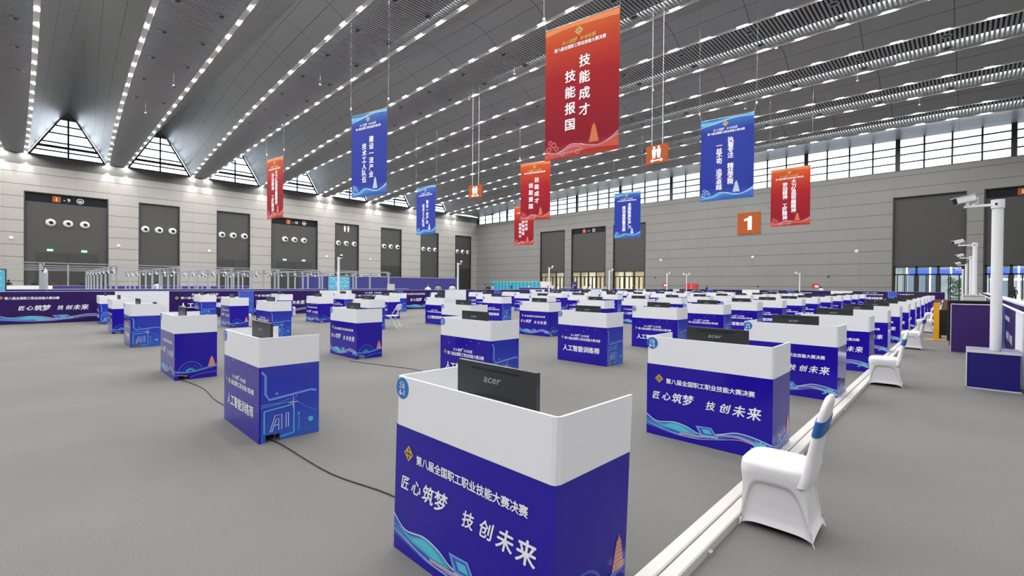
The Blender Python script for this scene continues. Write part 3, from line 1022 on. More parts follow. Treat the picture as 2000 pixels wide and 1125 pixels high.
mo['foot'] = s.mesh('stand_base')

NROW = 14
COLX = {6: (-1.25, .008), 5: (-5.11, .008), 4: (-9.35, .004), 3: (-14.75, .004), 2: (-18.94, .004), 1: (-23.4, .004)}
ROWN = {6: 'row beside the trunking', 5: 'second row from the trunking', 4: 'third row from the trunking', 3: 'fourth row from the trunking', 2: 'second row from the left', 1: 'leftmost row'}
GRP = {6: 'booths in the row beside the trunking', 5: 'booths in the second row', 4: 'booths in the third row', 3: 'booths in the fourth row', 2: 'booths in the fifth row', 1: 'booths in the row along the left barrier'}
BPOS = {}
rj = random.Random(11)
for cI, (x0, drift) in COLX.items():
    st = 'slogan' if cI % 2 == 0 else 'trade'
    for k in range(NROW):
        y = 1.55 + 3.22 * k + (.03 * (rj.random() - .5) if k else 0)
        xc = x0 - drift * (y - 1.55) - HW
        yaw = math.radians(rj.uniform(-.8, .8)) if k else 0
        BPOS[cI, k] = (xc, y)
        root = thing('workstation_booth', 'blue and white booth %d-%d, %s from the camera, %s' % (cI, k + 1, ORD[k], ROWN[cI]), 'booth', (xc, y, 0), yaw, GRP[cI])
        me_f, me_r, me_s = parts[st, 'front_panel'], parts[st, 'right_side'], parts['screen']
        put('front_panel', me_f, root); put('side_panel', me_r, root); put('side_panel', parts[st, 'left_side'], root)
        scr = put('privacy_screen', me_s, root); put('table_top', parts['table'], root)
        sk = MB()
        PS = Plane((-HW, -.004, 0), (1, 0, 0), (0, 0, 1))
        if k < 6:
            sk.prism([(-HW + .062 + .064 * math.cos(2 * PI * i / 28), 1.012 + .064 * math.sin(2 * PI * i / 28)) for i in range(28)], 'y', -.007, -.003, 'sticker_blue')
            PS.o.y = -.007
            logo(sk, PS, .062, 1.012 + .047, .008, .001)
            sk.line(PS, [(.062 - .03, 1.012 + .036), (.062 + .03, 1.012 + .036)], .003, 'ink_white', .001)
            sk.text(PS, '工位', .062, 1.012 + .014, .032, 'ink_white', d=.001, bold=.03)
            sk.text(PS, '%d-%d' % (cI, k + 1), .062, 1.012 - .024, .05, 'ink_white', d=.001, bold=.03)
        else:
            sk.prism([(-HW + .062 + .064 * math.cos(2 * PI * i / 16), 1.012 + .064 * math.sin(2 * PI * i / 16)) for i in range(16)], 'y', -.007, -.003, 'sticker_blue')
            PS.o.y = -.007
            sk.text(PS, '工位', .062, 1.012 + .014, .032, 'ink_white', d=.002, bold=.03)
            sk.text(PS, '%d-%d' % (cI, k + 1), .062, 1.012 - .024, .05, 'ink_white', d=.002, bold=.03)
        sk.build('number_sticker', scr)
        # the monitor on its table
        mx_ = xc + .04 + rj.uniform(-.03, .03) if k else xc + .03
        mr = thing('monitor', 'black computer monitor seen from behind on the table of booth %d-%d' % (cI, k + 1), 'monitor', (mx_, y + .20, .832), math.radians(rj.uniform(-2, 2)), 'monitors on the booth tables')
        put('back_cover', mo['back'], mr); put('display', mo['screen'], mr); put('stand_neck', mo['neck'], mr); put('stand_base', mo['foot'], mr)

# the nearest booth leans a little to the right, as its boards do
near = [o for o in COL.objects if o.name == 'workstation_booth'][0]
for o in list(near.children_recursive):
    o.data = o.data.copy()
    for v in o.data.vertices:
        v.co.x += .035 * (v.co.z - .72)

# cables creeping out of a few notches
def cable(label, pts):
    tag(MB().tube(smooth3(pts), .006, 'cable_black', 6).build('floor_cable'), label, 'cable', 'dark cables on the carpet')


def smooth3(pts, n=20):
    xy = smooth([(p[0], p[1]) for p in pts], n)
    return [(x, y, .006) for x, y in xy]


b51 = BPOS[5, 0]
cable('dark cable running out of the foot of booth 5-1 towards the camera', [(b51[0] + HW - .1, b51[1] + .12), (b51[0] + HW + .2, b51[1] + .16), (-3.9, 1.75), (-3.2, 1.9), (-2.55, 1.95)])
b41 = BPOS[4, 0]
cable('thin dark cable on the carpet between booths 4-1 and 5-1', [(b41[0] + HW + .02, b41[1] + .1), (-8.4, 1.75), (-7.4, 1.7), (-6.5, 1.75)])
b42 = BPOS[4, 1]
cable('short dark cable on the carpet right of booth 4-2', [(b42[0] + HW + .1, b42[1] - .2), (-8.3, 4.8), (-7.6, 5.0), (-7.1, 5.0)])

# cable trunking along the aisle
tr = MB()
for a, b in ((-.09, -.005), (.005, .09)):
    tr.prism([(a, 0), (b, 0), (b, .052), (b - .008, .06), (a + .008, .06), (a, .052)], 'y', 0, 42.5, 'trunking')
for k in range(0, 42, 4):
    tr.box(-.09, .09, k + 1.9, k + 1.908, .0601, .0606, 'cable_black')
o = thing('cable_trunking', 'long off-white twin cable trunking along the floor beside the right row', 'trunking', (-1.195, 2.25, 0), math.radians(.42))
tr.build('trunking_body', o)
for k in range(9):
    c_ = MB().box(.09, .11, .60 + 2.3 * k, .64 + 2.3 * k, 0, .025, 'alu')
    c_.build('fixing_clip', o)

# ================================================================ chairs
def super_ring(cx, cy, hx, hy, z, n=40, p=4.0):
    out = []
    for i in range(n):
        a = 2 * PI * i / n
        c_, s_ = math.cos(a), math.sin(a)
        out.append((cx + hx * math.copysign(abs(c_) ** (2 / p), c_), cy + hy * math.copysign(abs(s_) ** (2 / p), s_), z))
    return out


def covered_chair():
    """stretch-covered banquet chair, front towards -x"""
    mb = MB(); n = 120
    rings = []
    prof = ((0, -.255, .265, .225, .050, .030), (.02, -.250, .258, .221, .046, .032), (.08, -.240, .238, .212, .012, .030), (.16, -.233, .222, .207, 0, .026), (.25, -.229, .208, .204, 0, .018), (.32, -.228, .198, .203, 0, .010), (.37, -.229, .192, .204, 0, .003), (.415, -.232, .19, .206, 0, 0), (.445, -.226, .188, .202, 0, 0), (.462, -.205, .175, .185, 0, 0), (.468, -.16, .14, .15, 0, 0))
    pz = [p[0] for p in prof]
    levels = [0, .02, .05, .08] + [.10 + .0125 * i for i in range(23)] + [.39, .415, .432, .445, .455, .462, .468]
    for z in levels:
        xf, xb, hy, lift, pin = (float(np.interp(z, pz, [p[j] for p in prof])) for j in (1, 2, 3, 4, 5))
        cx, hx = (xf + xb) / 2, (xb - xf) / 2
        ring = []
        for i in range(n):
            a = 2 * PI * i / n
            c_, s_ = math.cos(a), math.sin(a)
            p = 5.0 if z < .4 else 4.0
            ux = math.copysign(abs(c_) ** (2 / p), c_); uy = math.copysign(abs(s_) ** (2 / p), s_)
            mid = abs(math.cos(2 * a))
            k = 1 - pin * mid ** .7 / max(hx, hy)
            zz = z + lift * mid ** .5
            X, Y = cx + hx * ux * k, hy * uy * k
            # the cloth spans hollow between the legs under an arched fold
            for q, side in ((ux, abs(s_) > abs(c_)), (uy, abs(c_) >= abs(s_))):
                if side and z < .37:
                    top = .345 * max(0, 1 - abs(q / .86) ** 5) ** .5
                    e = min(1, max(0, (top - zz) / .022)); e = e * e * (3 - 2 * e)
                    if q is ux:
                        Y -= math.copysign(.020 * e, Y)
                    else:
                        X -= math.copysign(.014 * e, X - cx)
            ring.append((X, Y, zz))
        rings.append(ring)
    mb.loft(rings, 'fabric_white', False, True)
    # back
    def back(z0, z1, grow, m, capt=True):
        prof = [(.36, .15, .205, .045), (.45, .178, .200, .040), (.52, .188, .188, .034), (.62, .206, .182, .030), (.72, .226, .183, .028), (.80, .243, .182, .027), (.87, .258, .170, .025), (.91, .266, .145, .022), (.935, .270, .105, .018), (.945, .272, .05, .010)]
        rs = []
        zs = [z0] + [p[0] for p in prof if z0 < p[0] < z1] + [z1]
        for z in zs:
            for k in range(len(prof) - 1):
                if prof[k][0] <= z <= prof[k + 1][0]:
                    f = (z - prof[k][0]) / (prof[k + 1][0] - prof[k][0])
                    x, hy, hx = (prof[k][j] + (prof[k + 1][j] - prof[k][j]) * f for j in (1, 2, 3))
                    break
            rs.append(super_ring(x, 0, hx + grow, hy + grow, z, 32, 3.0))
        mb2.loft(rs, m, True, True)
    mb2 = mb
    back(.36, .945, 0, 'fabric_white')
    # rear fabric stretched from the back down to the rear feet
    rs = []
    for z, x, hy in ((.0, .235, .215), (.1, .222, .20), (.25, .204, .19), (.4, .190, .188), (.52, .196, .182)):
        rs.append(super_ring(x, 0, .035 if z else .04, hy, z, 24, 4))
    cov = mb.mesh('chair_cover')
    mb2 = MB()
    back(.70, .80, .006, 'sash_blue')
    PP = Plane((.262, -.03, .75), (0, 1, 0), (0, 0, 1))
    mb2.disc(PP, .03, 0, .025, 'silver', .012, 14, r0=.017)
    sash = mb2.mesh('chair_sash')
    return cov, sash


cov_me, sash_me = covered_chair()


def chair(x, y, rz, label, group):
    o = thing('covered_chair', label, 'chair', (x, y, 0), rz, group)
    put('chair_cover', cov_me, o); put('sash', sash_me, o)
    return o


for k in range(6):
    y = 3.58 + 6.43 * k
    x = -.895 - .01 * (y - 3.6)
    nm = ['nearest white covered chair with blue sash on the aisle beside the floor trunking', 'second white covered chair from the camera along the floor trunking', 'third white covered chair from the camera along the floor trunking', 'fourth white covered chair along the trunking, near the yellow stand', 'fifth white covered chair from the camera along the floor trunking', 'sixth white covered chair along the trunking, farthest from the camera'][k]
    chair(x, y, math.radians((2, 4, -3, 5, 2, 4)[k]), nm, 'white covered chairs along the trunking')
for cI, k, dx, pr in ((5, 0, .35, .06), (4, 0, .3, .05), (2, 1, .42, .16), (3, 1, .3, .06), (1, 2, .42, .2)):
    xc, y = BPOS[cI, k]
    chair(xc + dx, y + BD + pr - .27, math.radians(-90), 'white covered chair tucked behind booth %d-%d' % (cI, k + 1), 'white covered chairs tucked behind booths')

chair(-17.75, 13.35, math.radians(-60), 'white covered chair standing free in the gap behind booth 2-4', 'white covered chairs tucked behind booths')
o = thing('side_table', 'small table under a navy cloth before the white board of the left barrier', 'table', (-24.9, 3.05, 0))
MB().box(-.25, .25, -.42, .42, .72, .76, 'sash_navy').build('table_top', o)
MB().box(-.25, .25, -.42, .42, .30, .72, 'sash_navy').build('cloth', o)
for qx in (-.2, .2):
    for qy in (-.36, .36):
        MB().cyl((qx, qy, 0), (qx, qy, .31), .015, 'alu', n=8).build('leg', o)
tag(MB().prism([(-.30, .0), (.12, .0), (-.28, .22)], 'x', -24.95, -24.93, 'yellow_paint').build('yellow_card', None, (0, 2.85, .762)), 'yellow wedge-shaped card standing on the navy table', 'card')
o = thing('white_cabinet', 'white double cabinet at the right end of the blue-green lockers', 'cabinet', (-58.8, YB - .02, 0))
MB().box(.02, 2.3, -.45, 0, 0, 2.2, 'white_board').build('body', o)
for q in (.06, 1.18):
    MB().box(q, q + 1.06, -.47, -.45, .06, 2.14, 'white_table').build('door', o)

# folding chair
fc = thing('folding_chair', 'white folding chair standing open behind booth 3-3', 'chair', (-15.12, 9.12, 0), math.radians(35))
for s_ in (-1, 1):
    MB().tube([(-.24, s_ * .21, .0), (.02, s_ * .21, .44), (.24, s_ * .20, .82), (.245, s_ * .17, .86)], .012, 'white_paint').build('leg', fc)
    MB().tube([(.26, s_ * .185, .0), (.0, s_ * .185, .43), (-.14, s_ * .185, .45)], .012, 'white_paint').build('leg', fc)
MB().tube([(.245, -.17, .86), (.25, 0, .875), (.245, .17, .86)], .012, 'white_paint').build('top_rail', fc)
MB().loft([super_ring(0 + .03 - .04, 0, .2, .19, z, 28, 4) for z in (.445, .465)], 'white_plastic').build('seat', fc)
bk = MB()
bk.loft([[(x, y, z) for x, y, z in ((.2 + .0 + e, -.19, .66), (.2 + e, .19, .66), (.245 + e, .185, .85), (.245 + e, -.185, .85))] for e in (0, .018)], 'white_plastic', smooth=False)
bk.build('backrest', fc)
MB().cyl((.22, -.185, .07), (.22, .185, .07), .009, 'white_paint').build('stretcher', fc)

# ================================================================ barriers with printed boards
BHT = 1.22


def board(kind, P0, a, w, label, group):
    """one barrier board: base point P0, direction a (unit), width w, front to a x up reversed"""
    o = thing('barrier_board', label, 'barrier', P0, math.atan2(a[1], a[0]), group)
    mb = MB()
    P = Plane((0, 0, 0), (1, 0, 0), (0, 0, 1))
    m = {'slogan': 'purple_print', 'trade': 'purple_print', 'white': 'white_board', 'blue': 'rail_blue', 'purple': 'purple_board'}[kind]
    mb.box(0, w - .01, 0, .05, 0, BHT, m)
    if kind == 'slogan':
        logo(mb, P, w * .028, BHT * .815, .06)
        mb.text(P, TITLE, w * .055, BHT * .80, .11, 'ink_white', align='l', bold=.03, width=w * .44)
        mb.brush(P, '匠心筑梦', w * .155, BHT * .50, w * .265, .24, 'ink_white')
        mb.brush(P, '技创未来', w * .47, BHT * .50, w * .285, .24, 'ink_white')
        P2 = Plane((0, 0, 0), (1, 0, 0), (0, 0, 1))
        waves(mb, P2, w, BHT, .0014, .8)
    if kind == 'trade':
        wt = w * .79
        mb.brush(P, '匠心筑梦', wt * .30, BHT * .88, wt * .19, .12, 'ink_white')
        mb.brush(P, '技创未来', wt * .52, BHT * .88, wt * .18, .12, 'ink_white')
        logo(mb, P, wt * .10, BHT * .745, .08)
        mb.text(P, TITLE, wt * .155, BHT * .745, .11, 'ink_white', align='l', bold=.03, width=wt * .72)
        mb.text(P, '人工智能训练师', wt * .5, BHT * .46, .26, 'ink_white', bold=.035, width=wt * .72)
        mb.shape(P, [(wt, .02), (w - .012, .02), (w - .012, BHT), (wt, BHT)], 'ink_line', .001)
        P3 = Plane((wt, 0, 0), (1, 0, 0), (0, 0, 1))
        side_circuit(mb, P3, w - wt, BHT)
    mb.build('board', o)
    MB().box(-.005, w - .005, -.006, .056, BHT, BHT + .012, 'board_edge').build('edge_rail', o)
    for x in (.15, w - .16):
        MB().box(x - .03, x + .03, .05, .28, 0, .04, 'alu').build('foot', o)
    return o


seq = [('trade', 3.44), ('slogan', 3.30), ('white', 1.85)]
y = -1.13; i = 1; cnt = {'slogan': 0, 'white': 0, 'trade': 0}
KN = {'slogan': 'purple slogan board', 'white': 'plain white board', 'trade': 'purple board with blue end strip'}
# the board at the left picture edge comes first
while y < 56:
    kd, w = seq[i % 3]
    board(kd, (-25.4, y + .0, 0), (0, 1), w, '%s in the left barrier, %s such from the left' % (KN[kd], ORD[cnt[kd]]), 'boards of the left barrier')
    cnt[kd] += 1
    y += w; i += 1
board('trade', (-25.4, -1.13 - 3.44, 0), (0, 1), 3.44, 'purple trade-name board cut by the left picture edge', 'boards of the left barrier')
yb_end = y
# far barrier
x = -25.3; i = 0; cnt = {'slogan': 0, 'white': 0, 'trade': 0}
while x < -1.5:
    kd, w = seq[i % 3]
    board(kd, (x, 57.0, 0), (1, 0), min(w, .6 - x), '%s in the far barrier, %s such from the left' % (KN[kd], ORD[cnt[kd]]), 'boards of the far barrier')
    cnt[kd] += 1
    x += w; i += 1
# right barrier, boards face the aisle
x = .66; yy = 56.2; cnt = 0
rb = []
for kd, y1, y0 in (('white', 12.75, 11.2), ('slogan', 16.05, 12.75), ('trade', 19.5, 16.06), ('white', 21.35, 19.5), ('slogan', 24.65, 21.35), ('trade', 28.1, 24.65), ('slogan', 31.4, 28.1), ('white', 33.2, 31.4), ('trade', 36.7, 33.2), ('slogan', 40.0, 36.7), ('trade', 43.5, 40), ('white', 45.3, 43.5), ('slogan', 48.6, 45.3), ('trade', 52.1, 48.6)):
    ee = {'white': 'white', 'slogan': 'purple slogan', 'trade': 'purple trade-name'}[kd]
    board(kd, (x, y1, 0), (0, -1), y1 - y0, '%s board in the right barrier, %s from its near end' % (ee, ORD[len(rb)]), 'boards of the right barrier')
    rb.append(kd)
# second barrier line outside it with its wide pale cap
o = thing('barrier_rail', 'long low wall with a wide pale blue cap right of the tall camera pole', 'barrier', (1.05, 9.0, 0))
MB().box(0, .12, 0, 47, 0, 1.2, 'rail_blue').build('wall_board', o)
MB().box(-.06, .24, 0, 47, 1.2, 1.25, 'board_edge').build('cap', o)

# cross panel and black panels at the right aisle
o = thing('purple_panel', 'plain purple board standing across the right aisle behind the blue pole box', 'barrier', (-.27, 16.42, 0))
MB().box(0, .88, 0, .05, .01, BHT, 'purple_board').build('board', o)
MB().box(-.01, .88, -.008, .058, BHT, BHT + .02, 'board_edge').box(-.015, 0, -.008, .058, 0, BHT + .02, 'board_edge').build('edge_rail', o)
o = thing('black_panel', 'tall black board right behind the purple cross board', 'panel', (-.39, 18.3, 0))
MB().box(0, .95, 0, .06, .12, 1.29, 'dark_metal').box(.03, .92, -.004, 0, .16, 1.25, 'lens_black').build('board', o)
for q in (.08, .87):
    MB().box(q - .03, q + .03, -.05, .25, 0, .12, 'dark_metal').build('foot', o)
o = thing('black_panel', 'low black board just right of the yellow stand', 'panel', (-.66, 20.5, 0))
MB().box(0, .5, 0, .05, .1, .93, 'lens_black').build('board', o)
for q in (.06, .44):
    MB().box(q - .03, q + .03, -.05, .2, 0, .1, 'dark_metal').build('foot', o)
o = thing('yellow_stand', 'yellow post stand with red and white edge by the right aisle', 'stand', (-.66, 19.6, 0))
MB().box(-.065, .065, -.03, .03, .03, 1.18, 'yellow_paint').build('post', o)
MB().box(-.26, .26, -.09, .09, 0, .03, 'yellow_paint').build('foot', o)
st_ = MB()
for k in range(8):
    st_.box(-.095, -.066, -.03, .03, .35 + .1 * k, .45 + .1 * k, 'red_paint' if k % 2 else 'white_paint')
st_.build('striped_edge', o)
tag(MB().box(-.07, .38, 19.95, 20.25, 0, 1.43, 'grey_box').box(-.09, .40, 19.93, 20.27, 1.40, 1.44, 'grey_box').build('grey_cabinet'), 'pale grey box cabinet behind the black board at right, in front of the poles', 'cabinet')
for k, (x, y) in enumerate(((-1.15, 46.2), (-.1, 45.0))):
    o = thing('desk', 'brown wooden desk at the far end of the right aisle, %s one' % ('left', 'right')[k], 'desk', (x, y, 0), 0, 'brown desks at the far aisle end')
    MB().box(-.5, .5, -.25, .25, .72, .76, 'brown_wood').build('table_top', o)
    MB().box(-.5, .5, -.25, -.22, .05, .72, 'brown_wood').build('front_panel', o)
    for q in (-.47, .47):
        MB().box(q - .02, q + .02, -.22, .25, 0, .72, 'brown_wood').build('leg', o)
chair(-.42, 36.0, math.radians(40), 'white covered chair near the brown desks at the far aisle end', 'white covered chairs at the far aisle end')

# ================================================================ camera poles
def camera_pole(x, y, h, r, dirx, box, label, two=False):
    o = thing('camera_pole', label, 'camera pole', (x, y, 0), 0, 'white camera poles around the booths')
    z0 = .0
    if box:
        b = MB().box(-.33, .27, -.22, .45, .02, .60, 'plain_blue')
        b.box(-.345, .285, -.23, .46, .60, .625, 'purple_board').box(-.345, -.33, -.235, .46, 0, .61, 'board_edge').box(-.345, .285, -.235, -.22, 0, .02, 'board_edge').box(-.345, .285, -.237, -.22, .59, .63, 'board_edge')
        b.build('base_box', o)
        z0 = .6
    MB().cyl((0, 0, z0), (0, 0, h - .02), r, 'white_paint', n=20).build('pole', o)
    if not box:
        MB().cyl((0, 0, 0), (0, 0, .02), r * 2.4, 'white_paint', n=20).build('base_plate', o)
    c = MB().cyl((0, 0, h - .14), (0, 0, h), r * 1.18, 'white_paint', n=20)
    c.cyl((-.3 * r, -r * 1.15, h - .075), (-.3 * r, -r * 1.3, h - .075), .017, 'lens_black', n=12)
    c.build('collar', o)
    for dd in ((dirx, -dirx) if two else (dirx,)):
        MB().box(min(dd * r, dd * .40), max(dd * r, dd * .40), -.022, .022, h - .095, h - .055, 'white_paint').build('arm', o)
        hd = MB()
        # bullet camera: body along -x/-y, drooping
        a = Vector((dd * .80, -.45, -.22)).normalized(); c0 = Vector((dd * .36, 0, h + .055))
        p0, p1 = c0 - a * .10, c0 + a * .17
        sd = a.cross(Vector((0, 0, 1))).normalized(); u_ = sd.cross(a)
        def rect(p, w, hh):
            return [p + sd * (w * sx) + u_ * (hh * sz) for sx, sz in ((-1, -.7), (-.7, -1), (.7, -1), (1, -.7), (1, .7), (.7, 1), (-.7, 1), (-1, .7))]
        hd.loft([rect(p0, .042, .042), rect(p0 + a * .02, .053, .053), rect(p1, .053, .053)], 'white_plastic', smooth=False)
        hd.loft([rect(p0 + u_ * .057, .058, .004), rect(p1 + u_ * .057 + a * .03, .058, .004)], 'white_plastic', smooth=False)
        hd.cyl((dd * .36, 0, h - .055), (dd * .36, 0, h + .01), .022, 'white_plastic')
        hdo = hd.build('camera_head', o)
        MB().loft([rect(p1 - a * .001, .049, .049), rect(p1 + a * .006, .049, .049)], 'lens_black', smooth=False).build('camera_lens', hdo)
        MB().tube([p0, p0 - a * .05 - u_ * .02, p0 - a * .03 - u_ * .10, Vector((dd * .30, 0, h - .05))], .008, 'white_plastic').build('camera_cable', hdo)
    return o


camera_pole(.35, 10.95, 3.09, .07, -1, True, 'thick white camera pole in a blue box, nearest at right')
for k, (x, y) in enumerate(((.18, 20.85), (.14, 29.75), (-.02, 39.15), (-.22, 50.0))):
    camera_pole(x, y, 3.09, .06, -1, False, '%s white camera pole from the camera along the right barrier' % ORD[k + 1])
for k, (x, y) in enumerate(((-25.15, 11.7), (-25.1, 20.2), (-25.1, 30.0), (-25.1, 39.2), (-25.1, 51.5))):
    camera_pole(x, y, 3.09, .06, 1, False, '%s white camera pole from the left along the left barrier' % ORD[k])
camera_pole(-25.0, 56.6, 3.09, .05, 1, False, 'white pole with two cameras at the left end of the far barrier', True)
camera_pole(-12.7, 56.7, 3.09, .05, -1, False, 'white camera pole alone at the middle of the far barrier')

# ================================================================ hanging banners
def banner(col, x, y, rz, zb, cols, label, w=3.0, sz=(.40, .40)):
    o = thing('hanging_banner', label, 'banner', (x, y, zb), rz, 'hanging banners under the ceiling')
    mb = MB(); P = Plane((-w / 2, -.008, 0), (1, 0, 0), (0, 0, 1)); H_ = 5.0
    mb.box(-w / 2, w / 2, -.008, .008, 0, H_, 'banner_red' if col == 'red' else 'banner_blue')
    c1, c2, c3 = ('ink_coral', 'ink_rose', 'ink_orange') if col == 'red' else ('ink_mid', 'ink_teal', 'ink_sky')
    f = lambda t, s: (t * w, H_ * (1 - s))
    # foot ribbons
    mb.strip(P, smooth([f(0, .995), f(.3, .985), f(.6, .96), f(1, .97)]), smooth([f(0, .93), f(.2, .95), f(.38, .90), (f(.6, .925)), f(.8, .935), f(1, .86)]), c1, .004)
    mb.strip(P, smooth([f(0, .985), f(.25, .97), f(.45, .93), f(.7, .955), f(1, .90)]), smooth([f(0, .965), f(.25, .94), f(.42, .905), f(.7, .94), f(1, .875)]), c2, .007)
    mb.line(P, smooth([f(0, .94), f(.2, .955), f(.38, .905), f(.6, .93), f(.8, .94), f(1, .865)]), .03, 'ink_pale' if col == 'blue' else 'ink_sand', .010)
    mb.line(P, smooth([f(.5, .91), f(.75, .945), f(1, .89)]), .02, 'ink_pale' if col == 'blue' else 'ink_sand', .010)
    # cloud ornament at the left foot
    for t_, s_, r_ in ((.08, .87, .10), (.13, .89, .12), (.17, .92, .10), (.06, .92, .12)):
        mb.disc(P, t_ * w, H_ * (1 - s_), r_, 'ink_rose' if col == 'red' else 'ink_sky', .006, 14, r0=r_ * .45)
    # head ribbons
    if col == 'blue':
        mb.strip(P, smooth([f(0, .07), f(.3, .055), f(.6, .02), f(1, .035)]), smooth([f(0, .02), f(.3, .03), f(.6, .003), f(1, .003)]), 'ink_teal', .004)
        mb.line(P, smooth([f(0, .085), f(.35, .05), f(.65, .02), f(1, .03)]), .03, 'ink_pale', .008)
    else:
        mb.strip(P, smooth([f(0, .05), f(.4, .035), f(1, .055)]), smooth([f(0, .01), f(.4, .004), f(1, .01)]), 'ink_orange', .004)
    logo(mb, P, w * .475, H_ * .925, .17, .008)
    mb.brush(P, '匠心筑梦', w * .24, H_ * .865, w * .21, .19, 'ink_gold' if col == 'red' else 'ink_pale', .008)
    mb.brush(P, '技创未来', w * .49, H_ * .865, w * .21, .19, 'ink_gold' if col == 'red' else 'ink_pale', .008)
    mb.text(P, TITLE, w * .13, H_ * .825, .155, 'ink_white', align='l', bold=.03, d=.008, width=w * .70)
    for body, u, s0, pitch, size in cols:
        mb.column(P, body, w * u, H_ * (1 - s0), size, pitch, 'ink_white', .008)
    pagoda(mb, P, w * .685, H_ * .085, .46, .70, 'ink_orange' if col == 'red' else 'ink_pale', .009)
    if col == 'red':   # outlined car of the print
        mb.line(P, smooth([f(.19, .965), f(.22, .945), f(.30, .94), f(.36, .925), f(.46, .925), f(.52, .945), f(.54, .955)]), .025, 'ink_sand', .012)
        mb.line(P, [f(.19, .965), f(.54, .958)], .02, 'ink_sand', .012)
        for t_ in (.26, .47):
            mb.disc(P, t_ * w, H_ * (1 - .966), .09, 'ink_sand', .012, 14, r0=.07)
    mb.build('cloth', o)
    MB().cyl((-w / 2, 0, H_), (w / 2, 0, H_), .02, 'silver', n=8).build('top_rod', o)
    for sg in (-1, 1):
        gx = x + sg * (w / 2 - .03) * math.cos(rz)
        gy = y + sg * (w / 2 - .03) * math.sin(rz)
        top = zceil(gx, gy) + .05 - zb
        cd = MB().tube([(sg * (w / 2 - .03), 0, H_), (sg * (w / 2 + .1), 0, H_ + .45), (sg * (w / 2 + .12), 0, top)], .007, 'alu', 6)
        cd.build('cord', o)
        MB().ball((sg * (w / 2 + .1), 0, H_ + .5), .06, 'white_paint', sc=(1, 1, 1.5)).build('clip', o)
    return o


SK = lambda a, b, n=4: [(a, .56, .27, .70, .46), (b, .365, .415, .70, .46)]
banner('red', -10.24, 13.95, math.radians(9.7), 6.42, [('技能成才', .555, .245, .60, .46), ('技能报国', .36, .335, .60, .46)], 'largest hanging banner, red, with two columns of four big characters')
banner('blue', -10.48, 29.16, math.radians(7.6), 6.89, [('执着专注　精益求精', .575, .245, .317, .36), ('一丝不苟　追求卓越', .36, .30, .317, .36)], 'blue hanging banner in front of the high windows, right of the toilet sign')
banner('red', -11.0, 45.5, math.radians(2), 6.91, [('大力弘扬劳模精神', .59, .20, .36, .40), ('劳动精神　工匠精神', .37, .245, .36, .40)], 'red hanging banner right of the big orange number 1')
banner('blue', -26.84, 45.4, math.radians(10), 6.87, [('发展新质生产力', .585, .235, .405, .42), ('推动高质量发展', .375, .29, .40, .42)], 'small blue hanging banner over the far back-wall doors, below the windows')
banner('red', -26.84, 30.1, math.radians(14), 7.25, [('技能成才', .555, .245, .60, .46), ('技能报国', .36, .335, .60, .46)], 'red hanging banner just below the largest red one', 2.9)
banner('red', -40.85, 43.7, math.radians(20), 6.74, [('劳动光荣', .62, .24, .5, .42), ('技能宝贵', .46, .36, .5, .42), ('创造伟大', .30, .42, .5, .42)], 'red hanging banner half hidden behind another red banner', 2.7)
banner('blue', -25.7, 13.8, math.radians(14), 6.88, [('建设一流产业', .575, .28, .42, .40), ('技术工人队伍', .375, .355, .40, .40)], 'large blue hanging banner on the left, two columns of six characters')
banner('blue', -40.67, 28.38, math.radians(6), 6.83, [('建设一流产业', .575, .28, .42, .40), ('技术工人队伍', .375, .355, .40, .40)], 'small blue hanging banner on the left, beside the small toilet sign')
banner('red', -41.36, 13.72, math.radians(10), 7.02, [('大力弘扬劳模精神', .59, .20, .36, .40), ('劳动精神　工匠精神', .37, .245, .36, .40)], 'narrow red and orange hanging banner over door 1-10', 2.5)
banner('blue', -35.4, -2.6, math.radians(14), 6.3, [('执着专注　精益求精', .575, .245, .317, .36), ('一丝不苟　追求卓越', .36, .30, .317, .36)], 'blue hanging banner cut by the left picture edge')


def toilet_sign(x, y, z, w, label, rz=0.0):
    o = thing('toilet_sign', label, 'sign', (x, y, z), rz, 'orange hanging toilet signs')
    mb = MB().box(-w / 2, w / 2, 0, .12, 0, w * .8, 'sign_orange')
    P = Plane((-w / 2, 0, 0), (1, 0, 0), (0, 0, 1)); h = w * .8
    for q in (.38, .60):
        u = w * q
        mb.disc(P, u, h * .86, h * .07, 'sign_lit', .008, 14)
        mb.shape(P, [(u - h * .12, h * .76), (u + h * .12, h * .76), (u + h * .10, h * .5), (u + h * .07, h * .30), (u - h * .07, h * .30), (u - h * .10, h * .5)], 'sign_lit', .008)
    mb.line(P, [(w * .30, h * .17), (w * .70, h * .17)], h * .06, 'sign_lit', .008)
    for s_ in (-1, 1):
        c_ = w * .5 + s_ * w * .2
        mb.shape(P, [(c_ + s_ * h * .12, h * .17), (c_ - s_ * h * .02, h * .27), (c_ - s_ * h * .02, h * .07)], 'sign_lit', .008)
    mb.build('sign_box', o)
    for s_ in (-.25, .25):
        MB().cyl((s_ * w, .06, h), (s_ * w, .06, zceil(x, y) - z + .1), .016, 'white_paint', n=8).build('rod', o)


toilet_sign(-12.9, 25.0, 8.72, 1.34, 'orange hanging sign with white toilet figures, larger one in the middle')
toilet_sign(-29.6, 25.6, 8.9, 1.3, 'orange hanging sign with white toilet figures, smaller one at left', math.radians(12))

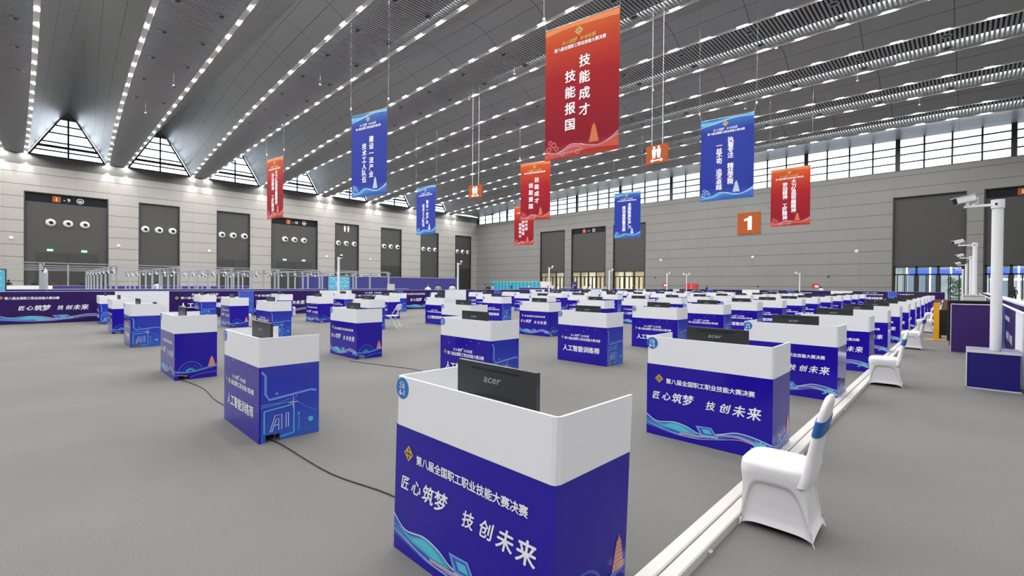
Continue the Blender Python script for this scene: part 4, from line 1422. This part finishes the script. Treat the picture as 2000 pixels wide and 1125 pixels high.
# small hanging detectors
DP = MB().cyl((0, 0, 0), (0, 0, 1.2), .010, 'alu', n=6).ball((0, 0, -.06), .09, 'white_paint', 10, 6, (1, 1, .8))
dp_me = DP.mesh('ceiling_detector')
for k, (x, y) in enumerate(((-52, 6.5), (-44, 7.2), (-36, 15.2), (-47, 16.2), (-30, 25.2), (-24, 24.5), (-18, 34.2), (-9, 33.5), (-6, 42.8), (-3, 51.8), (-14, 43.2), (-38, 25.1))):
    tag(put('ceiling_detector', dp_me, None, (x, y, zroof(x) - 1.2)), 'small white detector ball hanging on a short rod under the slatted ceiling', 'detector', 'hanging white detectors')

# ================================================================ left exhibition area behind the barrier
# second, blue barrier line
for k in range(9):
    y0 = -10 + 3.4 * k
    o = thing('barrier_board', 'plain blue board of the second barrier line behind the left barrier, %s from the left' % ORD[k], 'barrier', (-31.8, y0, 0), PI / 2, 'blue boards behind the left barrier')
    MB().box(0, 3.39, 0, .05, .02, BHT, 'rail_blue').build('board', o)
    MB().box(0, 3.39, -.008, .058, BHT, BHT + .02, 'board_edge').box(0, 3.39, -.008, .058, 0, .03, 'board_edge').build('edge_rail', o)
# aluminium frames: rows of posts with overhead rails
post_me = MB().prism([(-.05, -.05), (.05, -.05), (.05, .05), (-.05, .05)], 'z', 0, 2.5, 'alu').mesh('post')
br = MB()
for sg in (-1, 1):
    br.tube([(0, 0, 2.15), (sg * .32, 0, 2.46)], .025, 'alu', 6)
br_me = br.mesh('brace')
NR = 8
for j in range(NR):
    y = .1 + 2.77 * j
    n = 9 if j < 6 else (5 if j == 6 else 3)
    o = thing('frame_row', 'row of silver frame posts with overhead rails behind the left barrier, %s from the left' % ORD[j], 'metal frame', (-33, y, 0), 0, 'silver frame rows behind the left barrier')
    for i in range(n):
        put('post', post_me, o, (-3.0 * i, (-.12 + .05 * i) if j == 0 else 0, 0)); put('brace', br_me, o, (-3.0 * i, 0, 0))
    MB().box(-3 * (n - 1) - .1, .1, -.03, .03, 2.47, 2.52, 'alu').build('top_rail', o)
    MB().box(-3 * (n - 1) - .1, .1, -.02, .02, 2.19, 2.22, 'alu').build('lower_rail', o)
    MB().box(-3 * (n - 1) - .1, .1, -.03, .03, .88, .94, 'alu').build('waist_rail', o)
for i in range(0, 9, 2):
    nn = 8 if i < 3 else (7 if i < 5 else 6)
    y1 = .1 + 2.77 * (nn - 1)
    o = MB().box(-33 - 3 * i - .025, -33 - 3 * i + .025, -6, y1, 2.525, 2.56, 'alu')
    tag(o.build('cross_rail'), 'long silver overhead rail across the frame rows, %s back from the barrier' % ORD[i // 2], 'metal rail', 'overhead rails on the silver frames')
# small cameras hung on the rails
cm = MB()
cm.cyl((0, 0, 0), (0, 0, -.22), .015, 'white_paint', n=6)
cm.box(-.09, .16, -.05, .05, -.33, -.22, 'white_plastic').box(.161, .17, -.045, .045, -.325, -.225, 'lens_black')
cm_me = cm.mesh('hung_camera')
for j in range(NR):
    for i in range(8 if j < 6 else 3):
        o = put('hung_camera', cm_me, None, (-34.5 - 3 * i, .1 + 2.77 * j, 2.46)); o.rotation_euler = (0, .2, math.radians(-35))
        tag(o, 'small white camera hung under the overhead rails of the silver frames', 'camera', 'small cameras on the silver frames')
# work benches under the frames
for j in range(6):
    o = thing('work_bench', 'white bench with blue front under the silver frames, %s row from the left' % ORD[j], 'bench', (-47, 1.5 + 2.77 * j, 0), 0, 'benches under the silver frames')
    MB().box(-9, 9, -.4, .4, .72, .78, 'white_table').build('bench_top', o)
    MB().box(-9, 9, -.4, -.36, 0, .72, 'rail_blue').build('front_panel', o)
    MB().box(-9, 9, .36, .40, 0, .72, 'rail_blue').build('back_panel', o)
# farther barrier with white piece, people stand behind it
for k in range(6):
    y0 = -8 + 4.4 * k
    w_ = k == 1
    o = thing('barrier_board', '%s board of the far barrier before door 1-9, %s from the left' % ('white' if w_ else 'blue', ORD[k]), 'barrier', (-64, y0, 0), PI / 2, 'boards before the left wall')
    MB().box(0, 4.39, 0, .05, .02, 1.15, 'white_board' if w_ else 'rail_blue').build('board', o)
    MB().box(0, 4.39, -.008, .058, 1.15, 1.17, 'board_edge').build('edge_rail', o)
# long tall blue wall
for k in range(7):
    y0 = 19.0 + 3.05 * k
    o = thing('blue_partition', 'tall plain blue partition panel behind the left barrier, %s from the left' % ORD[k], 'partition', (-50, y0, 0), PI / 2, 'tall blue partition panels')
    MB().box(0, 3.04, 0, .06, 0, 2.38, 'rail_blue').build('board', o)
    MB().box(0, 3.04, -.008, .07, 2.38, 2.41, 'board_edge').build('edge_rail', o)


def tv(x, y, z0, w, h, rz, label):
    o = thing('display_screen', label, 'screen', (x, y, 0), rz, 'lit display screens on the left')
    MB().box(-w / 2 - .04, w / 2 + .04, 0, .07, z0 - .04, z0 + h + .04, 'dark_metal').build('bezel', o)
    s = MB(); P = Plane((-w / 2, 0, z0), (1, 0, 0), (0, 0, 1))
    s.shape(P, [(0, 0), (w, 0), (w, h), (0, h)], 'tv_glow', .002)
    rq = random.Random(int(w * 100))
    for a in range(2):
        for b in range(3):
            u, v = w * (.25 + .5 * a), h * (.18 + .32 * b)
            s.shape(P, [(u - w * .2, v + h * .12), (u + w * .2, v + h * .12), (u + w * .2, v + h * .135), (u - w * .2, v + h * .135)], 'tv_pale', .004)
            for q in range(5):
                uu, vv = u + rq.uniform(-.18, .16) * w, v + rq.uniform(-.1, .08) * h
                s.shape(P, [(uu, vv), (uu + w * .05, vv), (uu + w * .04, vv + h * .03), (uu, vv + h * .025)], 'tv_pale', .004)
    s.build('picture', o)
    for q in (-.2, .2):
        MB().box(q * w - .03, q * w + .03, .02, .06, 0, z0, 'dark_metal').build('leg', o)


tv(-30, 14.0, 1.18, 1.5, .88, PI / 2, 'lit blue display screen behind the left barrier, beside the tall white pole')
tv(-30, -2.0, 1.15, 1.8, .95, PI / 2, 'lit blue display screen at the left picture edge')
o = thing('equipment_box', 'pale box on a stand before the tall blue partition', 'box', (-31.3, 18.7, 0))
MB().box(-.2, .2, -.2, .2, 1.1, 1.6, 'grey_box').build('body', o)
MB().box(-.15, .15, -.15, .15, 0, 1.1, 'alu').build('stand', o)

# registration counters behind the far barrier
for k, (x0, x1) in enumerate(((-60, -52), (-50, -41), (-39, -30))):
    o = thing('reception_counter', 'blue reception counter before the back-wall doors, %s from the left' % ORD[k], 'counter', (x0, 63.0, 0), 0, 'blue counters before the back wall')
    MB().box(0, x1 - x0, 0, .6, 0, 1.05, 'rail_blue').build('body', o)
    MB().box(-.05, x1 - x0 + .05, -.05, .65, 1.05, 1.1, 'board_edge').build('counter_top', o)
o = thing('standee_stand_in', 'blue board with white lines in place of a cartoon standee before the middle glass doors', 'sign', (-46.0, 61.5, 0))  # plain board standing in for the cartoon standee at these doors
MB().box(-.45, .45, -.1, .1, 0, 2.15, 'rail_blue').box(-.35, .35, -.105, -.1, 1.5, 1.56, 'ink_white').box(-.35, .35, -.105, -.1, 1.2, 1.26, 'ink_white').build('body', o)
MB().box(-.5, .5, -.25, .25, 0, .06, 'board_edge').build('foot', o)

# ================================================================ people
def person_mesh(shirt, arm=0.0, step=0.0):
    J = {}
    E = []
    R = []
    V = []

    def j(name, x, y, z, r, par=None):
        J[name] = len(V); V.append((x, y, z)); R.append(r)
        if par:
            E.append((J[par], J[name]))
    j('pel', 0, 0, .93, .135); j('waist', 0, 0, 1.06, .118, 'pel'); j('chest', 0, .0, 1.26, .138, 'waist'); j('sho', 0, .01, 1.385, .10, 'chest')
    j('neck', 0, .005, 1.46, .052, 'sho'); j('jaw', 0, -.02, 1.535, .068, 'neck'); j('head', 0, -.008, 1.605, .082, 'jaw'); j('crown', 0, 0, 1.672, .062, 'head')
    for s_, n in ((-1, 'l'), (1, 'r')):
        j('hip' + n, s_ * .085, 0, .86, .092, 'pel'); j('knee' + n, s_ * .095, -.02 - step * s_ * .1, .48, .058, 'hip' + n)
        j('ank' + n, s_ * .10, .02 - step * s_ * .16, .09, .042, 'knee' + n); j('toe' + n, s_ * .11, -.14 - step * s_ * .16, .035, .034, 'ank' + n)
        j('arm' + n, s_ * .175, .01, 1.375, .060, 'sho'); j('elb' + n, s_ * .225, .03 - arm * .05, 1.10, .043, 'arm' + n)
        j('wri' + n, s_ * (.235 - arm * .1), -.03 - arm * .24, .87 + arm * .22, .030, 'elb' + n); j('palm' + n, s_ * (.235 - arm * .12), -.05 - arm * .30, .80 + arm * .27, .036, 'wri' + n)
    me = bpy.data.meshes.new('person'); me.from_pydata(V, E, [])
    o = bpy.data.objects.new('person', me); COL.objects.link(o)
    md = o.modifiers.new('skin', 'SKIN'); md.use_smooth_shade = True
    for k, r in enumerate(R):
        me.skin_vertices[0].data[k].radius = (r, r * (.78 if k in (0, 1, 2, 3) else 1))
    me.skin_vertices[0].data[0].use_root = True
    sb = o.modifiers.new('sub', 'SUBSURF'); sb.levels = 1; sb.render_levels = 1
    dg = bpy.context.evaluated_depsgraph_get()
    ev = bpy.data.meshes.new_from_object(o.evaluated_get(dg))
    bpy.data.objects.remove(o); bpy.data.meshes.remove(me)
    mb = MB()
    for p in ev.polygons:
        c = p.center
        if c.z > 1.47 or (abs(c.x) > .10 and c.y < -.03 - arm * .2 and .7 < c.z < .90 + arm * .22 and abs(c.x) > .17 - arm * .1):
            m = 'skin'
        elif c.z < .07:
            m = 'shoe'
        elif c.z < .92 and abs(c.x) < .19:
            m = 'trousers'
        else:
            m = shirt
        mb.f.append(tuple(p.vertices)); mb.fm.append(mb.mi(m)); mb.sm.append(True)
    mb.v = [tuple(v.co) for v in ev.vertices]
    bpy.data.meshes.remove(ev)
    # face: nose, eyes, ears, mouth
    mb.cyl((0, -.085, 1.60), (0, -.108, 1.578), .010, 'skin', .013, 8)
    for s_ in (-1, 1):
        mb.ball((s_ * .03, -.083, 1.612), .009, 'hair', 8, 5)
        mb.ball((s_ * .083, .0, 1.60), .022, 'skin', 8, 5, (.4, .7, 1.2))
        # fingers and thumb
        px, py, pz = s_ * (.235 - arm * .12), -.05 - arm * .30, .80 + arm * .27
        dr = Vector((0, -.15 - arm * .8, -1 + arm * .7)).normalized()
        for q in range(4):
            b0 = Vector((px, py - .027 + .018 * q, pz - .025)); ln = (.062, .07, .066, .05)[q]
            mb.tube([b0, b0 + dr * ln * .55, b0 + dr * ln * .9 + Vector((-s_ * .012, 0, 0))], .009, 'skin', 6)
        b0 = Vector((px - s_ * .012, py - .034, pz + .005))
        mb.tube([b0, b0 + Vector((-s_ * .02, -.022, -.025)), b0 + Vector((-s_ * .024, -.03, -.05))], .0095, 'skin', 6)
    mb.box(-.022, .022, -.086, -.080, 1.549, 1.556, 'cloth_maroon')
    return mb.mesh('person')


hm = MB()
hr = []
for z, rx, ry, cy in ((1.50, .06, .03, .052), (1.56, .086, .07, .03), (1.62, .092, .084, .016), (1.67, .080, .082, .006), (1.70, .05, .058, .004), (1.712, .02, .025, .004)):
    hr.append([(rx * math.cos(2 * PI * i / 16), cy + ry * math.sin(2 * PI * i / 16), z) for i in range(16)])
hm.loft(hr, 'hair')
hair_me = hm.mesh('hair')
PM_ = {}


def person(x, y, face, shirt, label, arm=0.0, h=1.7, step=0.0):
    k = (shirt, arm, step)
    if k not in PM_:
        PM_[k] = person_mesh(*k)
    o = put('person', PM_[k], None, (x, y, 0))
    o.rotation_euler = (0, 0, face); s_ = h / 1.71; o.scale = (s_, s_, s_)
    put('hair', hair_me, o)
    tag(o, label, 'person', 'people around the hall')


A = math.radians
person(-28.2, 19.9, A(60), 'cloth_white', 'person in white shirt by the tall blue partition, leftmost of three', .3, 1.62)
person(-28.1, 20.75, A(240), 'cloth_grey', 'person in grey shirt by the tall blue partition, middle of three')
person(-28.0, 22.0, A(-120), 'cloth_white', 'person in white shirt by the tall blue partition, rightmost of three', .0, 1.72)
person(-29.5, 26.6, A(-40), 'cloth_blue', 'person in blue vest behind the left barrier, before the last door', .6)
person(-31.5, 28.9, A(30), 'cloth_black', 'person in black standing right of the one in the blue vest', .5)
person(-32, 30.0, A(-60), 'cloth_grey', 'person in grey standing left of the blue-green lockers')
person(-64, 65.0, A(20), 'cloth_black', 'person in black before the left part of the blue-green lockers', .4, 1.6)
person(-59.5, 65.2, A(100), 'cloth_white', 'person in white and black before the middle of the lockers')
person(-55, 65.6, A(10), 'cloth_black', 'person in black at the right end of the lockers')
person(-49.6, 60.2, A(50), 'cloth_white', 'person in white leaning left before the middle glass doors', .8)
person(-48.4, 60.2, A(-20), 'cloth_white', 'person in white facing out left of the blue stand-in board', .3)
person(-45.0, 60.3, A(70), 'cloth_black', 'person in black just right of the blue stand-in board')
person(-43.2, 60.4, A(10), 'cloth_white', 'person in white left of the thin white camera pole', .2, 1.66)
person(-42.3, 60.6, A(180), 'cloth_white', 'person in white right of the thin white camera pole')
person(-39.4, 60.5, A(200), 'cloth_grey', 'dark-haired person in grey before the third glass doors')
person(-35.2, 61.6, A(0), 'cloth_maroon', 'person in maroon by the back wall right of the glass doors', .5)
person(-25.6, 64.5, A(80), 'cloth_black', 'person in black passing before the plain back wall', .2, 1.7, 1.0)
person(-12.2, 64.3, A(170), 'cloth_white', 'person in white shirt at the right of the plain back wall')
person(3.35, 67.3, A(180), 'cloth_black', 'person in black standing at the rightmost glass doors', .5, 1.78)
person(-66, -2.2, A(-90), 'cloth_black', 'person in black behind the far left barrier, leftmost', .0, 1.72)
person(-66, -.45, A(-90), 'cloth_black', 'person in black behind the far left barrier, second from the left')
person(-66, .85, A(-90), 'cloth_maroon', 'person in dark red behind the far left barrier, beside the silver posts')
person(-66, 3.0, A(-90), 'cloth_black', 'person in black before door 1-9, right of the silver posts')
person(-66, 4.7, A(-90), 'cloth_black', 'person in black at the right leaf of door 1-9')
person(-44, 6.2, A(-100), 'cloth_white', 'person in white among the silver frame posts', .5)
